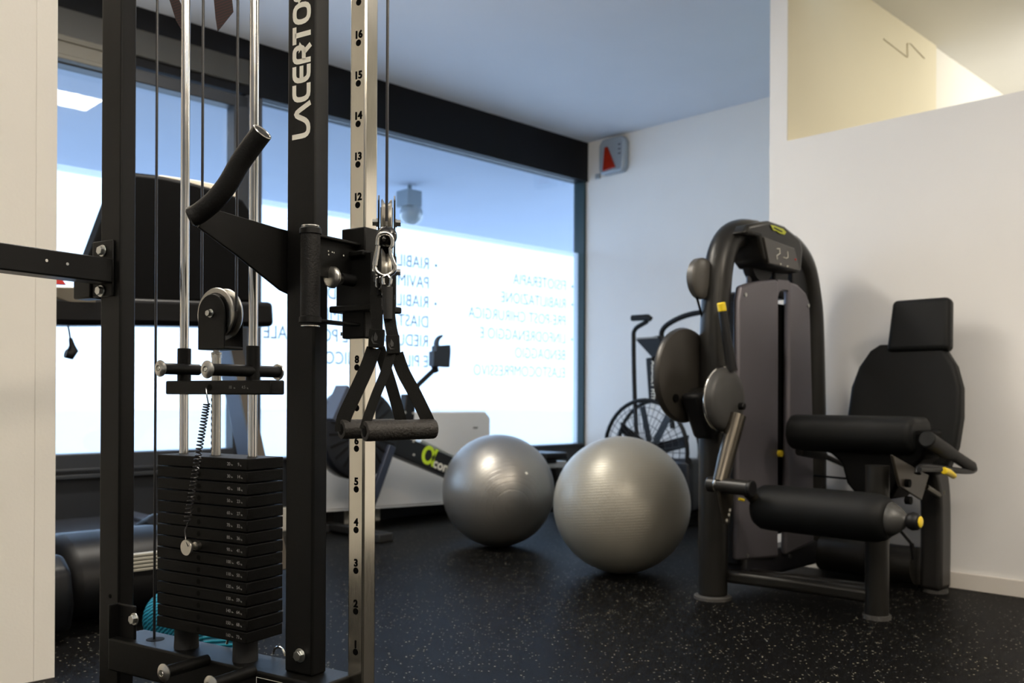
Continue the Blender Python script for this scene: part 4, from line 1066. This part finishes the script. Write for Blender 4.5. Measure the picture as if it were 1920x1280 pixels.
for s_ in (-1, 1):
    m = MB(); m.prism([SF.p(.0135 * s_, x, z) for x, z in ((-.012, zz(380)), (.03, zz(362)), (.05, zz(420)), (.03, zz(470)), (.05, zz(512)), (.035, zz(560)), (-.012, zz(556)), (-.016, zz(512)), (-.006, zz(466)), (-.016, zz(420)))], SF.a * .003 * s_)
    m.build('swivel_cheek', POWDER, cr_, bevel=0.001)
MB().cyl(SF.p(.0, -.044, zz(425)), SF.p(0, -.044, 2.25), .0028, n=10).build('cable', CABLE, cm)

MB().box(SF, -.012, .012, .030, .042, zz(556), zz(385)).build('swivel_web', POWDER, cr_)
# ------------------------------------------------------------------ snap hook, stopper, cable handles
HD = 1.675
kb = tag(MB().sphere(at(722, 445, 1.70), .0192, 28, 18).build('stopper_ball', mat('stopper_black', (0.01, 0.01, 0.01), 0.18)), 'small glossy black stopper ball above the snap hook', 'ball')
cb_ = thing('snap_hook', 'chrome snap hook hanging from the black stopper ball', 'carabiner', at(718, 520, HD))
path = [(704, 462), (707, 444), (719, 439), (730, 444), (733, 460), (729, 470), (731, 482), (738, 500), (737, 510), (728, 517), (714, 518), (702, 509), (699, 497), (702, 480), (705, 464)]
m = MB(); m.tube(smoothpath([at(x, y, HD) for x, y in path], 4), .0036, 10); m.build('hook_body', CHROME, cb_, smooth=60)
m = MB(); m.cyl(at(701, 500, HD - .006), at(706.5, 463, HD - .006), .0040, n=10); m.build('hook_gate', CHROME, cb_)
m = MB(); m.tube([at(717, 452, HD), at(718, 440, HD + .02)], .0030, 8); m.build('cable_loop', CHROME, cb_)

FLW = mat('flame_emblem_grey', (0.055, 0.055, 0.052), 0.5)


def cable_handle(name, label, D0, ring, sheath, keep, kw, left, right, g0, g1, wl, wr, Dl, Dr):
    t = thing(name, label, 'cable handle', at(g0[0], g0[1], Dl), 'two cable handles on the snap hook')
    m = MB(); m.tube([at(x, y, D0) for x, y in ring], .0032, 8, closed=True); m.build('ring', CHROME, t)
    m = MB(); m.ribbon(smoothpath([at(x, y, D0) for x, y, _ in sheath], 3), Vector((1, .25, 0)), None or [0] * 0 or .021, .004)
    m.build('upper_strap', WEB, t)
    (kx, ky, kh, rot) = keep
    X = Vector((math.cos(rot), 0.12, math.sin(rot))).normalized(); Y = Vector((-math.sin(rot), 0, math.cos(rot)))
    c = at(kx, ky, D0); w2, h2 = kw, kh
    m = MB(); m.hexa([c + X * sx * w2 + Y * sy * h2 + Vector((0, sz * .006, 0)) for sy in (-1, 1) for sx, sz in ((-1, -1), (1, -1), (1, 1), (-1, 1))])
    k_ = m.build('strap_keeper', WEB, t, bevel=0.0015)
    m = MB(); F0 = c + Vector((0, -.0068, 0)) - X * .002
    s_ = w2 / .0145
    m.prism([F0 + (X * x + Y * y) * s_ for x, y in ((.000, .012), (.005, .003), (.004, -.004), (-.001, -.005), (-.003, .001))], Vector((0, -.0004, 0)))
    m.prism([F0 + (X * x + Y * y) * s_ for x, y in ((-.005, .006), (-.007, -.004), (-.003, -.011), (.008, -.0105), (-.001, -.0085), (-.0045, -.003))], Vector((0, -.0004, 0)))
    m.build('flame_emblem', FLW, k_)
    m = MB(); n_ = len(left); m.ribbon(smoothpath([at(x, y, D0 + (Dl - D0) * i / (n_ - 1)) for i, (x, y) in enumerate(left)], 5), Vector((1, -.35, 0)), wl, .0025); m.build('side_strap', WEB, t)
    m = MB(); n_ = len(right); m.ribbon(smoothpath([at(x, y, D0 + (Dr - D0) * i / (n_ - 1)) for i, (x, y) in enumerate(right)], 5), Vector((1, .35, 0)), wr, .0025); m.build('side_strap', WEB, t)
    p0, p1 = at(*g0, Dl), at(*g1, Dr)
    d = (p1 - p0).normalized()
    m = MB(); ng = 24
    L = (p1 - p0).length
    m.lathe(p0, d, [(0, .012), (.0005, .0172), (.003, .0182)] + [(.006 + (L - .012) * i / ng, .0182 + .0003 * (i % 2)) for i in range(ng + 1)] + [(L - .003, .0182), (L - .0005, .0172), (L, .012)], 32)
    m.build('grip', FOAMG, t, smooth=60)
    m = MB(); m.lathe(p0 - d * .0004, d, [(0, .010), (.0003, .0105)], 20); m.build('grip_bore', BLACK, t)
    return t


FOAMG = mat('textured_grip', (0.019, 0.017, 0.015), 0.6, bump=1.0, bscale=210, noise=0.35, nscale=150)
cable_handle('cable_stirrup', 'left rear cable handle, its grip partly hidden, hanging by the steel column', 1.735,
             [(704, 524), (712, 522), (716, 532), (710, 545), (703, 540)], [(705, 532, 0), (702, 560, 0), (704, 590, 0), (706, 622, 0)],
             (705, 637, .0175, -.06), .0142, [(700, 655), (688, 690), (666, 740), (646, 785), (642, 812)], [(710, 655), (722, 690), (738, 740), (752, 790), (758, 806)],
             (640, 808), (762, 804), .030, .022, 1.72, 1.80)
cable_handle('cable_stirrup', 'right front cable handle with the full textured grip in view', 1.665,
             [(716, 522), (724, 518), (731, 526), (729, 540), (720, 542), (716, 532)], [(724, 535, 0), (727, 565, 0), (729, 600, 0), (735, 632, 0)],
             (736, 648, .0170, .06), .0118, [(732, 665), (722, 700), (706, 740), (692, 780), (684, 806)], [(743, 665), (756, 700), (778, 740), (798, 780), (807, 800)],
             (684, 811), (815, 805), .019, .024, 1.625, 1.70)
m = MB(); m.tube([at(724, 540, 1.66), at(726, 600, 1.662)], [.010, .008], 14); tag(m.build('rubber_sheath', RUBBER), 'black rubber sheath below the snap hook', 'sheath')

# patterned strap ends hanging from the top of the rack
STR = stripe_mat('red_striped_webbing', (0.006, 0.004, 0.004), (0.045, 0.007, 0.006), 60, (0.6, 0.3, 0))
tag(MB().prism([at(x, y, 2.16) for x, y in ((292, -40), (308, 0), (323, 45), (339, 72), (341, 66), (339, 28), (326, 0), (312, -40))], Vector((0, .0025, 0))).build('hanging_strap', STR), 'left red-striped strap end hanging behind the guide rod', 'strap', 'red-striped strap ends')
tag(MB().prism([at(x, y, 2.12) for x, y in ((388, -40), (393, 0), (397, 40), (401, 64), (430, 27), (427, 0), (423, -40))], Vector((0, .0025, 0))).build('hanging_strap', STR), 'right red-striped strap end hanging between the two rods', 'strap', 'red-striped strap ends')
